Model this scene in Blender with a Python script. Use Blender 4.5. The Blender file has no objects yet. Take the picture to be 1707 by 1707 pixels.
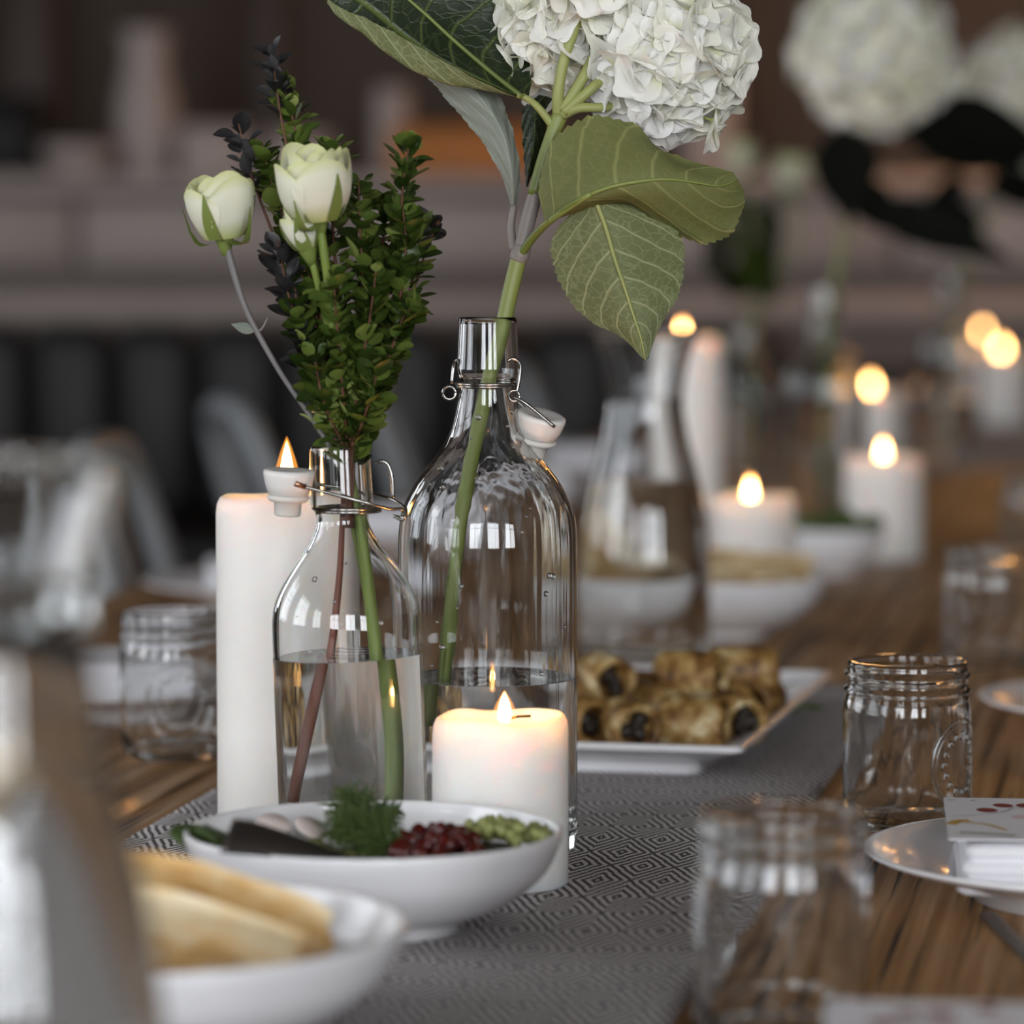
import bpy, math, random
from mathutils import Vector, Matrix, noise as mnoise
S = bpy.context.scene
COL = S.collection
PI = math.pi
# ------------------------------------------------------------------ camera
CAMZ, PITCH, FPX = 1.085, math.radians(4.08), 6045.0
cam_data = bpy.data.cameras.new('camera')
cam_data.sensor_width = 36.0
cam_data.lens = FPX / 1707.0 * 36.0
cam_data.clip_start, cam_data.clip_end = 0.05, 100.0
cam_data.dof.use_dof = True
cam_data.dof.focus_distance = 2.0
cam_data.dof.aperture_fstop = 4.7
cam = bpy.data.objects.new('camera', cam_data)
COL.objects.link(cam)
cam.location = (0, 0, CAMZ)
cam.rotation_euler = (PI / 2 - PITCH, 0, 0)
S.camera = cam
# ------------------------------------------------------------------ view, world, lights
S.view_settings.view_transform = 'Standard'
S.view_settings.look = 'None'
S.view_settings.gamma = 1.0
S.view_settings.use_curve_mapping = False
S.view_settings.exposure = 0.0
S.cycles.use_denoising = True
S.cycles.max_bounces = 20
S.cycles.transmission_bounces = 18
S.cycles.glossy_bounces = 6
S.cycles.diffuse_bounces = 3
S.cycles.transparent_max_bounces = 12
S.cycles.sample_clamp_indirect = 5.0
S.cycles.blur_glossy = 0.3
world = bpy.data.worlds.new('world')
S.world = world
world.use_nodes = True
world.node_tree.nodes['Background'].inputs[0].default_value = (0.80, 0.88, 1.0, 1)
world.node_tree.nodes['Background'].inputs[1].default_value = 1.0
WALL_L, WALL_R, WALL_B, WALL_N, CEIL = -3.2, 4.4, 10.6, -3.4, 3.1
# windows: (side, along, width, z0, z1)
LEFT_WINDOWS = [(-1.3, 1.5), (1.1, 1.5), (3.5, 1.5), (6.6, 1.3)]
NEAR_WINDOWS = [(-1.7, 1.5), (0.8, 1.5), (3.0, 1.3)]
WZ0, WZ1 = 0.85, 2.75
LEFT_W, NEAR_W = 42.0, 118.0


def window_light(name, loc, rot, w, h, watts):
    d = bpy.data.lights.new(name, 'AREA')
    d.shape = 'RECTANGLE'
    d.size, d.size_y = w, h
    d.energy = watts
    d.color = (0.93, 0.96, 1.0)
    o = bpy.data.objects.new(name, d)
    COL.objects.link(o)
    o.location = loc
    o.rotation_euler = rot
    return o


for (y, w), e in zip(LEFT_WINDOWS, (1.0, 1.0, 0.5, 0.5)):
    window_light('daylight', (WALL_L - 0.22, y, (WZ0 + WZ1) / 2), (0, -PI / 2, 0), WZ1 - WZ0, w, LEFT_W * e)
for x, w in NEAR_WINDOWS:
    window_light('daylight', (x, WALL_N - 0.22, (WZ0 + WZ1) / 2), (PI / 2, 0, 0), w, WZ1 - WZ0, NEAR_W)


# ------------------------------------------------------------------ helpers
def at(px, py, Y):
    """world point on the plane y=Y for a photo pixel"""
    x = (px - 853.5) / FPX
    v = -(py - 853.5) / FPX
    dy = math.cos(PITCH) + v * math.sin(PITCH)
    dz = -math.sin(PITCH) + v * math.cos(PITCH)
    t = Y / dy
    return Vector((x * t, Y, CAMZ + dz * t))


TZ = 0.75
CZ = TZ + 0.0022      # top of the runner
ANG = math.radians(10.3)
U = Vector((math.sin(ANG), math.cos(ANG), 0))
SV = Vector((math.cos(ANG), -math.sin(ANG), 0))


def tp(s, t, z=TZ):
    p = SV * s + U * t
    return Vector((p.x, p.y, z))


def lin(hexs):
    hexs = hexs.lstrip('#')
    out = []
    for i in (0, 2, 4):
        c = int(hexs[i:i + 2], 16) / 255
        out.append(c / 12.92 if c <= 0.04045 else ((c + 0.055) / 1.055) ** 2.4)
    return (*out, 1.0)


def catmull(pts, n, closed=False):
    pts = [Vector(p) for p in pts]
    if len(pts) == 2:
        return [pts[0].lerp(pts[1], i / (n - 1)) for i in range(n)]
    P = [pts[0] * 2 - pts[1]] + pts + [pts[-1] * 2 - pts[-2]]
    out = []
    segs = len(pts) - 1
    for i in range(n):
        f = i / (n - 1) * segs
        k = min(int(f), segs - 1)
        t = f - k
        a, b, c, d = P[k], P[k + 1], P[k + 2], P[k + 3]
        out.append(0.5 * ((2 * b) + (c - a) * t + (2 * a - 5 * b + 4 * c - d) * t * t + (3 * b - a - 3 * c + d) * t ** 3))
    return out


def mesh_data(name, V, F, mats, smooth=True, uv=None, mi=None):
    me = bpy.data.meshes.new(name)
    me.from_pydata([tuple(v) for v in V], [], F)
    for m in (mats if isinstance(mats, (list, tuple)) else [mats]):
        me.materials.append(m)
    if smooth:
        me.polygons.foreach_set('use_smooth', [True] * len(me.polygons))
    if mi:
        me.polygons.foreach_set('material_index', mi)
    if uv:
        l = me.uv_layers.new(name='UVMap')
        flat = []
        for p in me.polygons:
            for vi in p.vertices:
                flat += [uv[vi][0], uv[vi][1]]
        l.data.foreach_set('uv', flat)
    me.update()
    return me


def put(name, me, parent=None, loc=None, rot=None, scale=None):
    o = bpy.data.objects.new(name, me)
    COL.objects.link(o)
    if parent is not None:
        o.parent = parent
    if loc is not None:
        o.location = loc
    if rot is not None:
        o.rotation_euler = rot
    if scale is not None:
        o.scale = (scale,) * 3 if isinstance(scale, (int, float)) else scale
    return o


def obj(name, V, F, mats, parent=None, loc=None, rot=None, smooth=True, uv=None, mi=None):
    return put(name, mesh_data(name, V, F, mats, smooth, uv, mi), parent, loc, rot)


def tag(o, label, cat=None, group=None, kind=None):
    o['label'] = label
    if cat:
        o['category'] = cat
    if group:
        o['group'] = group
    if kind:
        o['kind'] = kind
    return o


def thing(name, label, cat, loc=(0, 0, 0), rotz=0.0, group=None):
    o = bpy.data.objects.new(name, None)
    COL.objects.link(o)
    o.empty_display_size = 0.05
    o.location = loc
    o.rotation_euler = (0, 0, rotz)
    return tag(o, label, cat, group)


def dup(root, loc=None, rotz=None, label=None, group=None, scale=None):
    r = root.copy()
    COL.objects.link(r)
    if loc is not None:
        r.location = loc
    if rotz is not None:
        r.rotation_euler = (0, 0, rotz)
    if scale is not None:
        r.scale = (scale,) * 3
    if label:
        r['label'] = label
    if group:
        r['group'] = group
    for ch in list(root.children):
        c = ch.copy()
        COL.objects.link(c)
        c.parent = r
        for g in list(ch.children):
            d = g.copy()
            COL.objects.link(d)
            d.parent = c
    return r


def join(*parts):
    V, F = [], []
    for v, f in parts:
        o = len(V)
        V += list(v)
        F += [tuple(i + o for i in q) for q in f]
    return V, F


def moved(vf, M):
    return [M @ Vector(v) for v in vf[0]], vf[1]


def lathe(prof, seg=64, wob=None):
    """prof: list of (r, z[, tilt]); r==0 makes a pole"""
    V, F, rings = [], [], []
    for p in prof:
        r, z = p[0], p[1]
        tilt = p[2] if len(p) > 2 else 0.0
        if r <= 1e-7:
            V.append(Vector((0, 0, z)))
            rings.append([len(V) - 1])
        else:
            ring = []
            for j in range(seg):
                a = 2 * PI * j / seg
                rr, zz = (r, z) if wob is None else wob(a, r, z)
                V.append(Vector((rr * math.cos(a), rr * math.sin(a), zz + tilt * math.cos(a - 2.4))))
                ring.append(len(V) - 1)
            rings.append(ring)
    for a, b in zip(rings, rings[1:]):
        if len(a) == 1 and len(b) == 1:
            continue
        for j in range(seg):
            k = (j + 1) % seg
            if len(a) == 1:
                F.append((a[0], b[k], b[j]))
            elif len(b) == 1:
                F.append((a[j], a[k], b[0]))
            else:
                F.append((a[j], a[k], b[k], b[j]))
    return V, F


def sprof(pts, n):
    return [(max(p.x, 0.0), p.y) for p in catmull([Vector((r, z, 0)) for r, z in pts], n)]


def tube(pts, rad, seg=8, n=None, caps=True):
    pts = [Vector(p) for p in pts]
    if n:
        pts = catmull(pts, n)
    m = len(pts)
    if isinstance(rad, (int, float)):
        R = [rad] * m
    else:
        R = []
        for i in range(m):
            f = i / (m - 1) * (len(rad) - 1)
            k = min(int(f), len(rad) - 2)
            R.append(rad[k] + (rad[k + 1] - rad[k]) * (f - k))
    V, F = [], []
    t0 = (pts[1] - pts[0]).normalized()
    nrm = t0.orthogonal().normalized()
    for i in range(m):
        t = (pts[min(i + 1, m - 1)] - pts[max(i - 1, 0)])
        t = t.normalized() if t.length > 1e-9 else t0
        nrm = (nrm - t * nrm.dot(t))
        nrm = nrm.normalized() if nrm.length > 1e-9 else t.orthogonal().normalized()
        b = t.cross(nrm)
        for j in range(seg):
            a = 2 * PI * j / seg
            V.append(pts[i] + (nrm * math.cos(a) + b * math.sin(a)) * R[i])
    for i in range(m - 1):
        for j in range(seg):
            k = (j + 1) % seg
            F.append((i * seg + j, i * seg + k, (i + 1) * seg + k, (i + 1) * seg + j))
    if caps:
        F.append(tuple(reversed(range(seg))))
        F.append(tuple(range((m - 1) * seg, m * seg)))
    return V, F


def box(cx, cy, cz, sx, sy, sz):
    V = [Vector((cx + dx * sx / 2, cy + dy * sy / 2, cz + dz * sz / 2)) for dz in (-1, 1) for dy in (-1, 1) for dx in (-1, 1)]
    F = [(0, 2, 3, 1), (4, 5, 7, 6), (0, 1, 5, 4), (2, 6, 7, 3), (0, 4, 6, 2), (1, 3, 7, 5)]
    return V, F


def bbox(cx, cy, cz, sx, sy, sz, b=0.004):
    """box with chamfered vertical and horizontal edges"""
    return rloft([(cz - sz / 2, sx / 2 - b, sy / 2 - b, b), (cz - sz / 2 + b, sx / 2, sy / 2, b), (cz + sz / 2 - b, sx / 2, sy / 2, b), (cz + sz / 2, sx / 2 - b, sy / 2 - b, b)], 2, cx, cy)


def rloft(levels, corner=5, cx=0.0, cy=0.0, jig=None):
    """stack of rounded rectangles: (z, half width, half depth, corner radius)"""
    V, F, n = [], [], 0
    for z, hw, hd, r in levels:
        r = min(r, hw, hd)
        ring = []
        for q, (sx, sy) in enumerate(((1, 1), (-1, 1), (-1, -1), (1, -1))):
            for k in range(corner):
                a = q * PI / 2 + (k / (corner - 1) if corner > 1 else 0.5) * PI / 2
                p = Vector((cx + sx * (hw - r) + r * math.cos(a), cy + sy * (hd - r) + r * math.sin(a), z))
                if jig:
                    p = jig(p)
                ring.append(p)
        n = len(ring)
        V += ring
    m = len(levels)
    for i in range(m - 1):
        for j in range(n):
            k = (j + 1) % n
            F.append((i * n + j, i * n + k, (i + 1) * n + k, (i + 1) * n + j))
    F.append(tuple(reversed(range(n))))
    F.append(tuple(range((m - 1) * n, m * n)))
    return V, F


def grid_faces(nr, nc):
    return [(i * nc + j, i * nc + j + 1, (i + 1) * nc + j + 1, (i + 1) * nc + j) for i in range(nr - 1) for j in range(nc - 1)]


def frame_to(z, spin=0.0):
    """rotation matrix whose z axis is the given direction"""
    z = Vector(z).normalized()
    x = z.orthogonal().normalized()
    y = z.cross(x)
    M = Matrix((x, y, z)).transposed()
    return M @ Matrix.Rotation(spin, 3, 'Z')


def blob(r, seed, rough=0.3, freq=1.4, nu=12, nv=8, squash=(1, 1, 1)):
    V, F = lathe([(r * math.sin(PI * i / nv) if 0 < i < nv else 0, -r * math.cos(PI * i / nv)) for i in range(nv + 1)], nu)
    out = []
    for v in V:
        d = v.normalized()
        k = 1 + rough * mnoise.noise(d * freq + Vector((seed * 7.3, seed * 1.7, 0)))
        out.append(Vector((v.x * k * squash[0], v.y * k * squash[1], v.z * k * squash[2])))
    return out, F


# ------------------------------------------------------------------ materials
class NT:
    def __init__(s, name):
        s.m = bpy.data.materials.new(name)
        s.m.use_nodes = True
        s.t = s.m.node_tree
        s.t.nodes.clear()
        s.out = s.t.nodes.new('ShaderNodeOutputMaterial')

    def n(s, typ, **kw):
        nd = s.t.nodes.new(typ)
        for k, v in kw.items():
            if k.startswith('i_'):
                key = k[2:]
                key = int(key) if key.isdigit() else key.replace('_', ' ')
                nd.inputs[key].default_value = v
            else:
                setattr(nd, k, v)
        return nd

    def l(s, a, b):
        s.t.links.new(a, b)

    def math(s, op, a, b=None, c=None):
        nd = s.t.nodes.new('ShaderNodeMath')
        nd.operation = op
        for i, x in enumerate((a, b, c)):
            if x is None:
                continue
            if isinstance(x, (int, float)):
                nd.inputs[i].default_value = x
            else:
                s.t.links.new(x, nd.inputs[i])
        return nd.outputs[0]

    def ramp(s, fac, stops, interp='LINEAR'):
        nd = s.t.nodes.new('ShaderNodeValToRGB')
        nd.color_ramp.interpolation = interp
        e = nd.color_ramp.elements
        while len(e) < len(stops):
            e.new(0.5)
        for el, (p, c) in zip(e, stops):
            el.position = p
            el.color = c if len(c) == 4 else (*c, 1)
        s.t.links.new(fac, nd.inputs[0])
        return nd.outputs[0]

    def mix(s, fac, a, b):
        nd = s.t.nodes.new('ShaderNodeMix')
        nd.data_type = 'RGBA'
        for sock, x in ((nd.inputs[0], fac), (nd.inputs[6], a), (nd.inputs[7], b)):
            if isinstance(x, (int, float, tuple)):
                sock.default_value = x
            else:
                s.t.links.new(x, sock)
        return nd.outputs[2]

    def noise(s, vec, scale, detail=4, rough=0.5):
        nd = s.n('ShaderNodeTexNoise', i_Scale=scale, i_Detail=detail, i_Roughness=rough)
        if vec is not None:
            s.l(vec, nd.inputs['Vector'])
        return nd.outputs['Fac']

    def bump(s, h, strength, dist=0.001):
        nd = s.n('ShaderNodeBump', i_Strength=strength, i_Distance=dist)
        s.l(h, nd.inputs['Height'])
        return nd.outputs[0]

    def obj_vec(s, scale=(1, 1, 1), rnd=False):
        tc = s.n('ShaderNodeTexCoord')
        mp = s.n('ShaderNodeMapping')
        mp.inputs['Scale'].default_value = scale
        s.l(tc.outputs['Object'], mp.inputs['Vector'])
        if rnd:
            oi = s.n('ShaderNodeObjectInfo')
            mul = s.math('MULTIPLY', oi.outputs['Random'], 37.0)
            cb = s.n('ShaderNodeCombineXYZ')
            for i in range(3):
                s.l(mul, cb.inputs[i])
            s.l(cb.outputs[0], mp.inputs['Location'])
        return mp.outputs[0]

    def principled(s, color=None, rough=0.5, **kw):
        nd = s.n('ShaderNodeBsdfPrincipled')
        if color is not None:
            if isinstance(color, tuple):
                nd.inputs['Base Color'].default_value = color
            else:
                s.l(color, nd.inputs['Base Color'])
        if isinstance(rough, (int, float)):
            nd.inputs['Roughness'].default_value = rough
        else:
            s.l(rough, nd.inputs['Roughness'])
        for k, v in kw.items():
            key = k.replace('_', ' ')
            if isinstance(v, (int, float, tuple)):
                nd.inputs[key].default_value = v
            else:
                s.l(v, nd.inputs[key])
        return nd

    def done(s, shader):
        s.l(shader if not hasattr(shader, 'outputs') else shader.outputs[0], s.out.inputs[0])
        return s.m


def plain(name, hexs, rough=0.6, var=0.08, scale=20, metal=0.0, bump=0.0, **kw):
    t = NT(name)
    v = t.obj_vec(rnd=True)
    f = t.noise(v, scale, 5)
    c = lin(hexs)
    a = tuple(max(0, x * (1 - var)) for x in c[:3]) + (1,)
    b = tuple(min(1, x * (1 + var)) for x in c[:3]) + (1,)
    p = t.principled(t.mix(f, a, b), rough, Metallic=metal, **kw)
    if bump:
        t.l(t.bump(f, bump), p.inputs['Normal'])
    return t.done(p)


def make_glass(name, tint=(0.985, 0.99, 0.99, 1), ior=1.5, wave=0.0, ws=(60, 60, 9)):
    t = NT(name)
    g = t.n('ShaderNodeBsdfGlass', i_Roughness=0.0, i_IOR=ior)
    g.inputs['Color'].default_value = tint
    if wave:
        t.l(t.bump(t.noise(t.obj_vec(ws), 1.0, 2), wave, 0.002), g.inputs['Normal'])
    return t.done(g)


M = {}
M['glass'] = make_glass('clear_glass', wave=0.24, ws=(75, 75, 4))
M['glass_plain'] = make_glass('clear_glass_smooth')
M['jar_glass'] = make_glass('jar_glass', wave=0.22, ws=(70, 70, 25))
M['water'] = make_glass('water', (0.985, 0.985, 0.975, 1), 1.333)
M['air'] = make_glass('bubble', (1, 1, 1, 1), 1.5)
M['ceramic'] = plain('white_glazed_ceramic', '#e9e8ea', 0.22, 0.015, 8, Coat_Weight=0.4, Coat_Roughness=0.08)
M['stopper'] = plain('stopper_plastic', '#d9d6d2', 0.35, 0.02, 20, Subsurface_Weight=0.25, Subsurface_Scale=0.01, Subsurface_Radius=(1.0, 0.8, 0.6))
M['gasket'] = plain('stopper_rubber', '#cfcac2', 0.55, 0.03)
M['steel'] = plain('steel_wire', '#a9a6a2', 0.22, 0.05, 40, 1.0)
M['copper'] = plain('steel_pin', '#b58a70', 0.3, 0.05, 40, 1.0)
M['cutlery'] = plain('brushed_steel', '#8d8a88', 0.32, 0.06, 30, 1.0)


def make_wax():
    t = NT('candle_wax')
    v = t.obj_vec()
    f = t.noise(v, 60, 4)
    p = t.principled(t.mix(f, lin('#e6e3df'), lin('#eceae6')), 0.42, Subsurface_Weight=0.9, Subsurface_Scale=0.028,
                     Subsurface_Radius=(1.0, 0.66, 0.42))
    t.l(t.bump(f, 0.06, 0.002), p.inputs['Normal'])
    return t.done(p)


def make_flame():
    t = NT('candle_flame')
    tc = t.n('ShaderNodeTexCoord')
    sp = t.n('ShaderNodeSeparateXYZ')
    t.l(tc.outputs['Generated'], sp.inputs[0])
    col = t.ramp(sp.outputs[2], [(0.0, (1.0, 0.38, 0.10)), (0.25, (1.0, 0.52, 0.18)), (0.7, (1.0, 0.56, 0.20)), (1.0, (1.0, 0.34, 0.06))])
    st = t.ramp(sp.outputs[2], [(0.0, (0.25,) * 3), (0.2, (0.9,) * 3), (0.75, (1.0,) * 3), (1.0, (0.3,) * 3)])
    e = t.n('ShaderNodeEmission')
    t.l(col, e.inputs[0])
    t.l(t.math('MULTIPLY', st, 34.0), e.inputs[1])
    return t.done(e)


def make_halo():  # glare round the flame, added as a faint glowing shell
    t = NT('flame_halo_shell')
    tr = t.n('ShaderNodeBsdfTransparent')
    e = t.n('ShaderNodeEmission', i_Strength=0.45)
    e.inputs[0].default_value = (1.0, 0.36, 0.05, 1)
    a = t.n('ShaderNodeAddShader')
    t.l(tr.outputs[0], a.inputs[0])
    t.l(e.outputs[0], a.inputs[1])
    return t.done(a)


M['wax'] = make_wax()
M['flame'] = make_flame()
M['halo'] = make_halo()
M['wick'] = plain('charred_wick', '#1b1310', 0.9)



def make_table_wood():
    t = NT('weathered_wood')
    v = t.obj_vec((1, 1, 1), True)
    mp = t.n('ShaderNodeMapping')
    mp.inputs['Scale'].default_value = (95, 1.7, 10)
    t.l(v, mp.inputs['Vector'])
    g1 = t.noise(mp.outputs[0], 1.0, 8, 0.62)
    mp2 = t.n('ShaderNodeMapping')
    mp2.inputs['Scale'].default_value = (150, 2.0, 10)
    t.l(v, mp2.inputs['Vector'])
    g2 = t.noise(mp2.outputs[0], 1.0, 3, 0.5)
    g3 = t.noise(v, 7.0, 4)
    base = t.ramp(g1, [(0.30, lin('#51371b')), (0.44, lin('#966e42')), (0.58, lin('#b99268')), (0.75, lin('#cfb496'))])
    base = t.mix(t.math('MULTIPLY', g3, 0.35), base, lin('#8a5a22'))
    crack = t.ramp(g2, [(0.36, (1, 1, 1)), (0.44, (0, 0, 0))])
    col = t.mix(crack, base, lin('#150c06'))
    p = t.principled(col, t.ramp(g1, [(0.2, (0.62,) * 3), (0.8, (0.42,) * 3)]), Specular_IOR_Level=0.45)
    h = t.math('SUBTRACT', g1, t.math('MULTIPLY', crack, 0.8))
    t.l(t.bump(h, 0.55, 0.002), p.inputs['Normal'])
    return t.done(p)


def make_runner():
    t = NT('woven_runner')
    tc = t.n('ShaderNodeTexCoord')
    sp = t.n('ShaderNodeSeparateXYZ')
    t.l(tc.outputs['UV'], sp.inputs[0])
    x, y = sp.outputs[0], sp.outputs[1]
    xq = t.math('SNAP', x, 0.0009)
    yq = t.math('SNAP', y, 0.0021)
    W, L = 0.036, 0.092
    uu = t.math('MULTIPLY', t.math('ABSOLUTE', t.math('SUBTRACT', t.math('FRACT', t.math('DIVIDE', xq, W)), 0.5)), 2.0)
    vv = t.math('MULTIPLY', t.math('ABSOLUTE', t.math('SUBTRACT', t.math('FRACT', t.math('DIVIDE', yq, L)), 0.5)), 2.0)
    s = t.math('ADD', uu, vv)
    st = t.math('LESS_THAN', t.math('FRACT', t.math('ADD', t.math('MULTIPLY', s, 3.5), 0.2)), 0.5)
    # loose threads
    thr = t.math('MULTIPLY', t.math('ADD', t.math('SINE', t.math('MULTIPLY', x, 2 * PI / 0.0018)), 1.0), 0.5)
    nz = t.noise(tc.outputs['UV'], 160.0, 3)
    light = t.mix(t.math('MULTIPLY', thr, 0.4), lin('#ded6d5'), lin('#aca4a3'))
    dark = t.mix(nz, lin('#050506'), lin('#141214'))
    p = t.principled(t.mix(st, dark, light), 0.9, Specular_IOR_Level=0.15, Sheen_Weight=0.08)
    h = t.math('ADD', t.math('MULTIPLY', st, 0.8), t.math('MULTIPLY', thr, 0.4))
    t.l(t.bump(h, 0.5, 0.0012), p.inputs['Normal'])
    return t.done(p)


def make_leaf(name, body, vein, edge, rough=0.5, nv=7.0, slope=0.26, trans=0.25, strength=0.8, tert=0.5):
    """veins drawn in the leaf's own UV: x along the midrib, y across"""
    t = NT(name)
    tc = t.n('ShaderNodeTexCoord')
    sp = t.n('ShaderNodeSeparateXYZ')
    t.l(tc.outputs['UV'], sp.inputs[0])
    u, v = sp.outputs[0], sp.outputs[1]
    d = t.math('ABSOLUTE', t.math('SUBTRACT', t.math('MULTIPLY', v, 2.0), 1.0))
    dd = t.math('POWER', d, 1.25)
    ph = t.math('FRACT', t.math('ADD', t.math('MULTIPLY', t.math('SUBTRACT', u, t.math('MULTIPLY', dd, slope)), nv), 0.5))
    dist = t.math('ABSOLUTE', t.math('SUBTRACT', ph, 0.5))
    side = t.ramp(dist, [(0.015, (1, 1, 1)), (0.075, (0, 0, 0))])
    mid = t.ramp(d, [(0.012, (1, 1, 1)), (0.04, (0, 0, 0))])
    mpv = t.n('ShaderNodeMapping')
    mpv.inputs['Scale'].default_value = (22, 13, 1)
    t.l(tc.outputs['UV'], mpv.inputs['Vector'])
    nzv = t.noise(mpv.outputs[0], 0.7, 3)
    vo = t.n('ShaderNodeTexVoronoi', feature='DISTANCE_TO_EDGE', i_Scale=1.0)
    add = t.n('ShaderNodeVectorMath', operation='ADD')
    t.l(mpv.outputs[0], add.inputs[0])
    t.l(nzv, add.inputs[1])
    t.l(add.outputs[0], vo.inputs['Vector'])
    ter = t.ramp(vo.outputs['Distance'], [(0.0, (1, 1, 1)), (0.10, (0, 0, 0))])
    veins = t.math('MAXIMUM', t.math('MULTIPLY', side, strength), mid)
    veins = t.math('MAXIMUM', veins, t.math('MULTIPLY', ter, 0.35 * tert))
    nz = t.noise(tc.outputs['UV'], 6.0, 4)
    c = t.mix(nz, body, edge)
    c = t.mix(veins, c, vein)
    p = t.principled(c, rough, Specular_IOR_Level=0.35)
    h = t.math('ADD', t.math('MULTIPLY', ter, 0.25), t.math('MULTIPLY', t.math('MAXIMUM', side, mid), 0.8))
    t.l(t.bump(h, 0.35, 0.0015), p.inputs['Normal'])
    tl = t.n('ShaderNodeBsdfTranslucent')
    t.l(c, tl.inputs[0])
    mx = t.n('ShaderNodeMixShader', i_Fac=trans)
    t.l(p.outputs[0], mx.inputs[1])
    t.l(tl.outputs[0], mx.inputs[2])
    return t.done(mx)


M['wood'] = make_table_wood()
M['runner'] = make_runner()
M['leaf_top'] = make_leaf('hydrangea_leaf_upper', lin('#15200f'), lin('#54612f'), lin('#1f2c15'), 0.36, trans=0.08, strength=0.6)
M['leaf_under'] = make_leaf('hydrangea_leaf_underside', lin('#6f774e'), lin('#b4b688'), lin('#81865a'), 0.6, trans=0.3, tert=1.0, slope=0.34)
M['leaf_olive'] = make_leaf('hydrangea_leaf_olive', lin('#7f8146'), lin('#a3a367'), lin('#7d8253'), 0.6, nv=6.0, trans=0.35, tert=0.6)
M['leaf_grey'] = make_leaf('hydrangea_leaf_grey', lin('#7b8672'), lin('#a9ac9c'), lin('#8d8f8c'), 0.6, nv=5.0, slope=0.7, trans=0.2, tert=0.3)
M['leaf_far'] = plain('leaf_backlit_dark', '#070a04', 0.75, 0.3, 20, Specular_IOR_Level=0.12)  # near black: backlit shade put into the colour of green leaves


def two_tone(name, a, b, lo, hi, axis=2, rough=0.5, **kw):
    """colour changes along the thing's own generated axis (the plant's own colouring)"""
    t = NT(name)
    tc = t.n('ShaderNodeTexCoord')
    sp = t.n('ShaderNodeSeparateXYZ')
    t.l(tc.outputs['Generated'], sp.inputs[0])
    nz = t.noise(tc.outputs['Object'], 90.0, 3)
    f = t.math('ADD', sp.outputs[axis], t.math('MULTIPLY', t.math('SUBTRACT', nz, 0.5), 0.12))
    p = t.principled(t.ramp(f, [(lo, lin(a)), (hi, lin(b))]), rough, **kw)
    return t.done(p)


M['stem'] = two_tone('flower_stem', '#5c6a2b', '#7c8544', 0.2, 0.9, rough=0.45)
M['stem_mauve'] = plain('mauve_stem', '#7c746f', 0.5, 0.1, 60)
M['stem_light'] = plain('pale_green_stem', '#8f9355', 0.5, 0.1, 60)
M['rose_stem'] = plain('rose_stem', '#6f8038', 0.45, 0.15, 80)
M['rose_stem_grey'] = two_tone('rose_stem_grey', '#66762f', '#6b6866', 0.45, 0.62, rough=0.5)
M['red_stem'] = plain('red_twig', '#6d3a2c', 0.6, 0.25, 90)
M['sprig_stem'] = plain('sprig_twig', '#5a3420', 0.6, 0.25, 90)


def make_petal():
    t = NT('hydrangea_petal')
    tc = t.n('ShaderNodeTexCoord')
    sp = t.n('ShaderNodeSeparateXYZ')
    t.l(tc.outputs['UV'], sp.inputs[0])
    oi = t.n('ShaderNodeObjectInfo')
    base = t.mix(oi.outputs['Random'], lin('#fbfaf9'), lin('#f7f6e8'))
    c = t.ramp(sp.outputs[0], [(0.0, (1, 1, 1)), (0.42, (0, 0, 0))])
    c = t.mix(t.math('MULTIPLY', c, 0.75), base, lin('#d9d98e'))
    vv = t.math('SINE', t.math('MULTIPLY', sp.outputs[1], 46.0))
    p = t.principled(c, 0.55, Specular_IOR_Level=0.25)
    t.l(t.bump(vv, 0.12, 0.0006), p.inputs['Normal'])
    tl = t.n('ShaderNodeBsdfTranslucent')
    t.l(c, tl.inputs[0])
    mx = t.n('ShaderNodeMixShader', i_Fac=0.36)
    t.l(p.outputs[0], mx.inputs[1])
    t.l(tl.outputs[0], mx.inputs[2])
    return t.done(mx)


def make_rose_petal():
    t = NT('rose_petal')
    tc = t.n('ShaderNodeTexCoord')
    sp = t.n('ShaderNodeSeparateXYZ')
    t.l(tc.outputs['UV'], sp.inputs[0])
    c = t.ramp(sp.outputs[1], [(0.0, lin('#bcc47a')), (0.30, lin('#e9e8d4')), (0.75, lin('#ecebd6')), (1.0, lin('#d9dba0'))])
    p = t.principled(c, 0.5, Specular_IOR_Level=0.25)
    tl = t.n('ShaderNodeBsdfTranslucent')
    t.l(c, tl.inputs[0])
    mx = t.n('ShaderNodeMixShader', i_Fac=0.25)
    t.l(p.outputs[0], mx.inputs[1])
    t.l(tl.outputs[0], mx.inputs[2])
    return t.done(mx)


M['petal'] = make_petal()
M['eye'] = plain('floret_eye', '#c9cf7e', 0.6)
M['rose'] = make_rose_petal()
M['sepal'] = plain('rose_sepal', '#6f7d3d', 0.5, 0.2, 60)


def make_small_leaf(name, a, b, c):
    t = NT(name)
    oi = t.n('ShaderNodeObjectInfo')
    col = t.ramp(oi.outputs['Random'], [(0.0, lin(a)), (0.6, lin(b)), (1.0, lin(c))])
    p = t.principled(col, 0.34, Specular_IOR_Level=0.5)
    tl = t.n('ShaderNodeBsdfTranslucent')
    t.l(col, tl.inputs[0])
    mx = t.n('ShaderNodeMixShader', i_Fac=0.22)
    t.l(p.outputs[0], mx.inputs[1])
    t.l(tl.outputs[0], mx.inputs[2])
    return t.done(mx)


M['box_leaf'] = make_small_leaf('boxwood_leaf', '#24330f', '#41541f', '#6d7c38')
M['box_leaf_light'] = make_small_leaf('boxwood_leaf_light', '#465a22', '#6b7d38', '#919d58')
M['grey_leaf'] = make_small_leaf('grey_leaf', '#232223', '#343334', '#4b494a')


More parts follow.
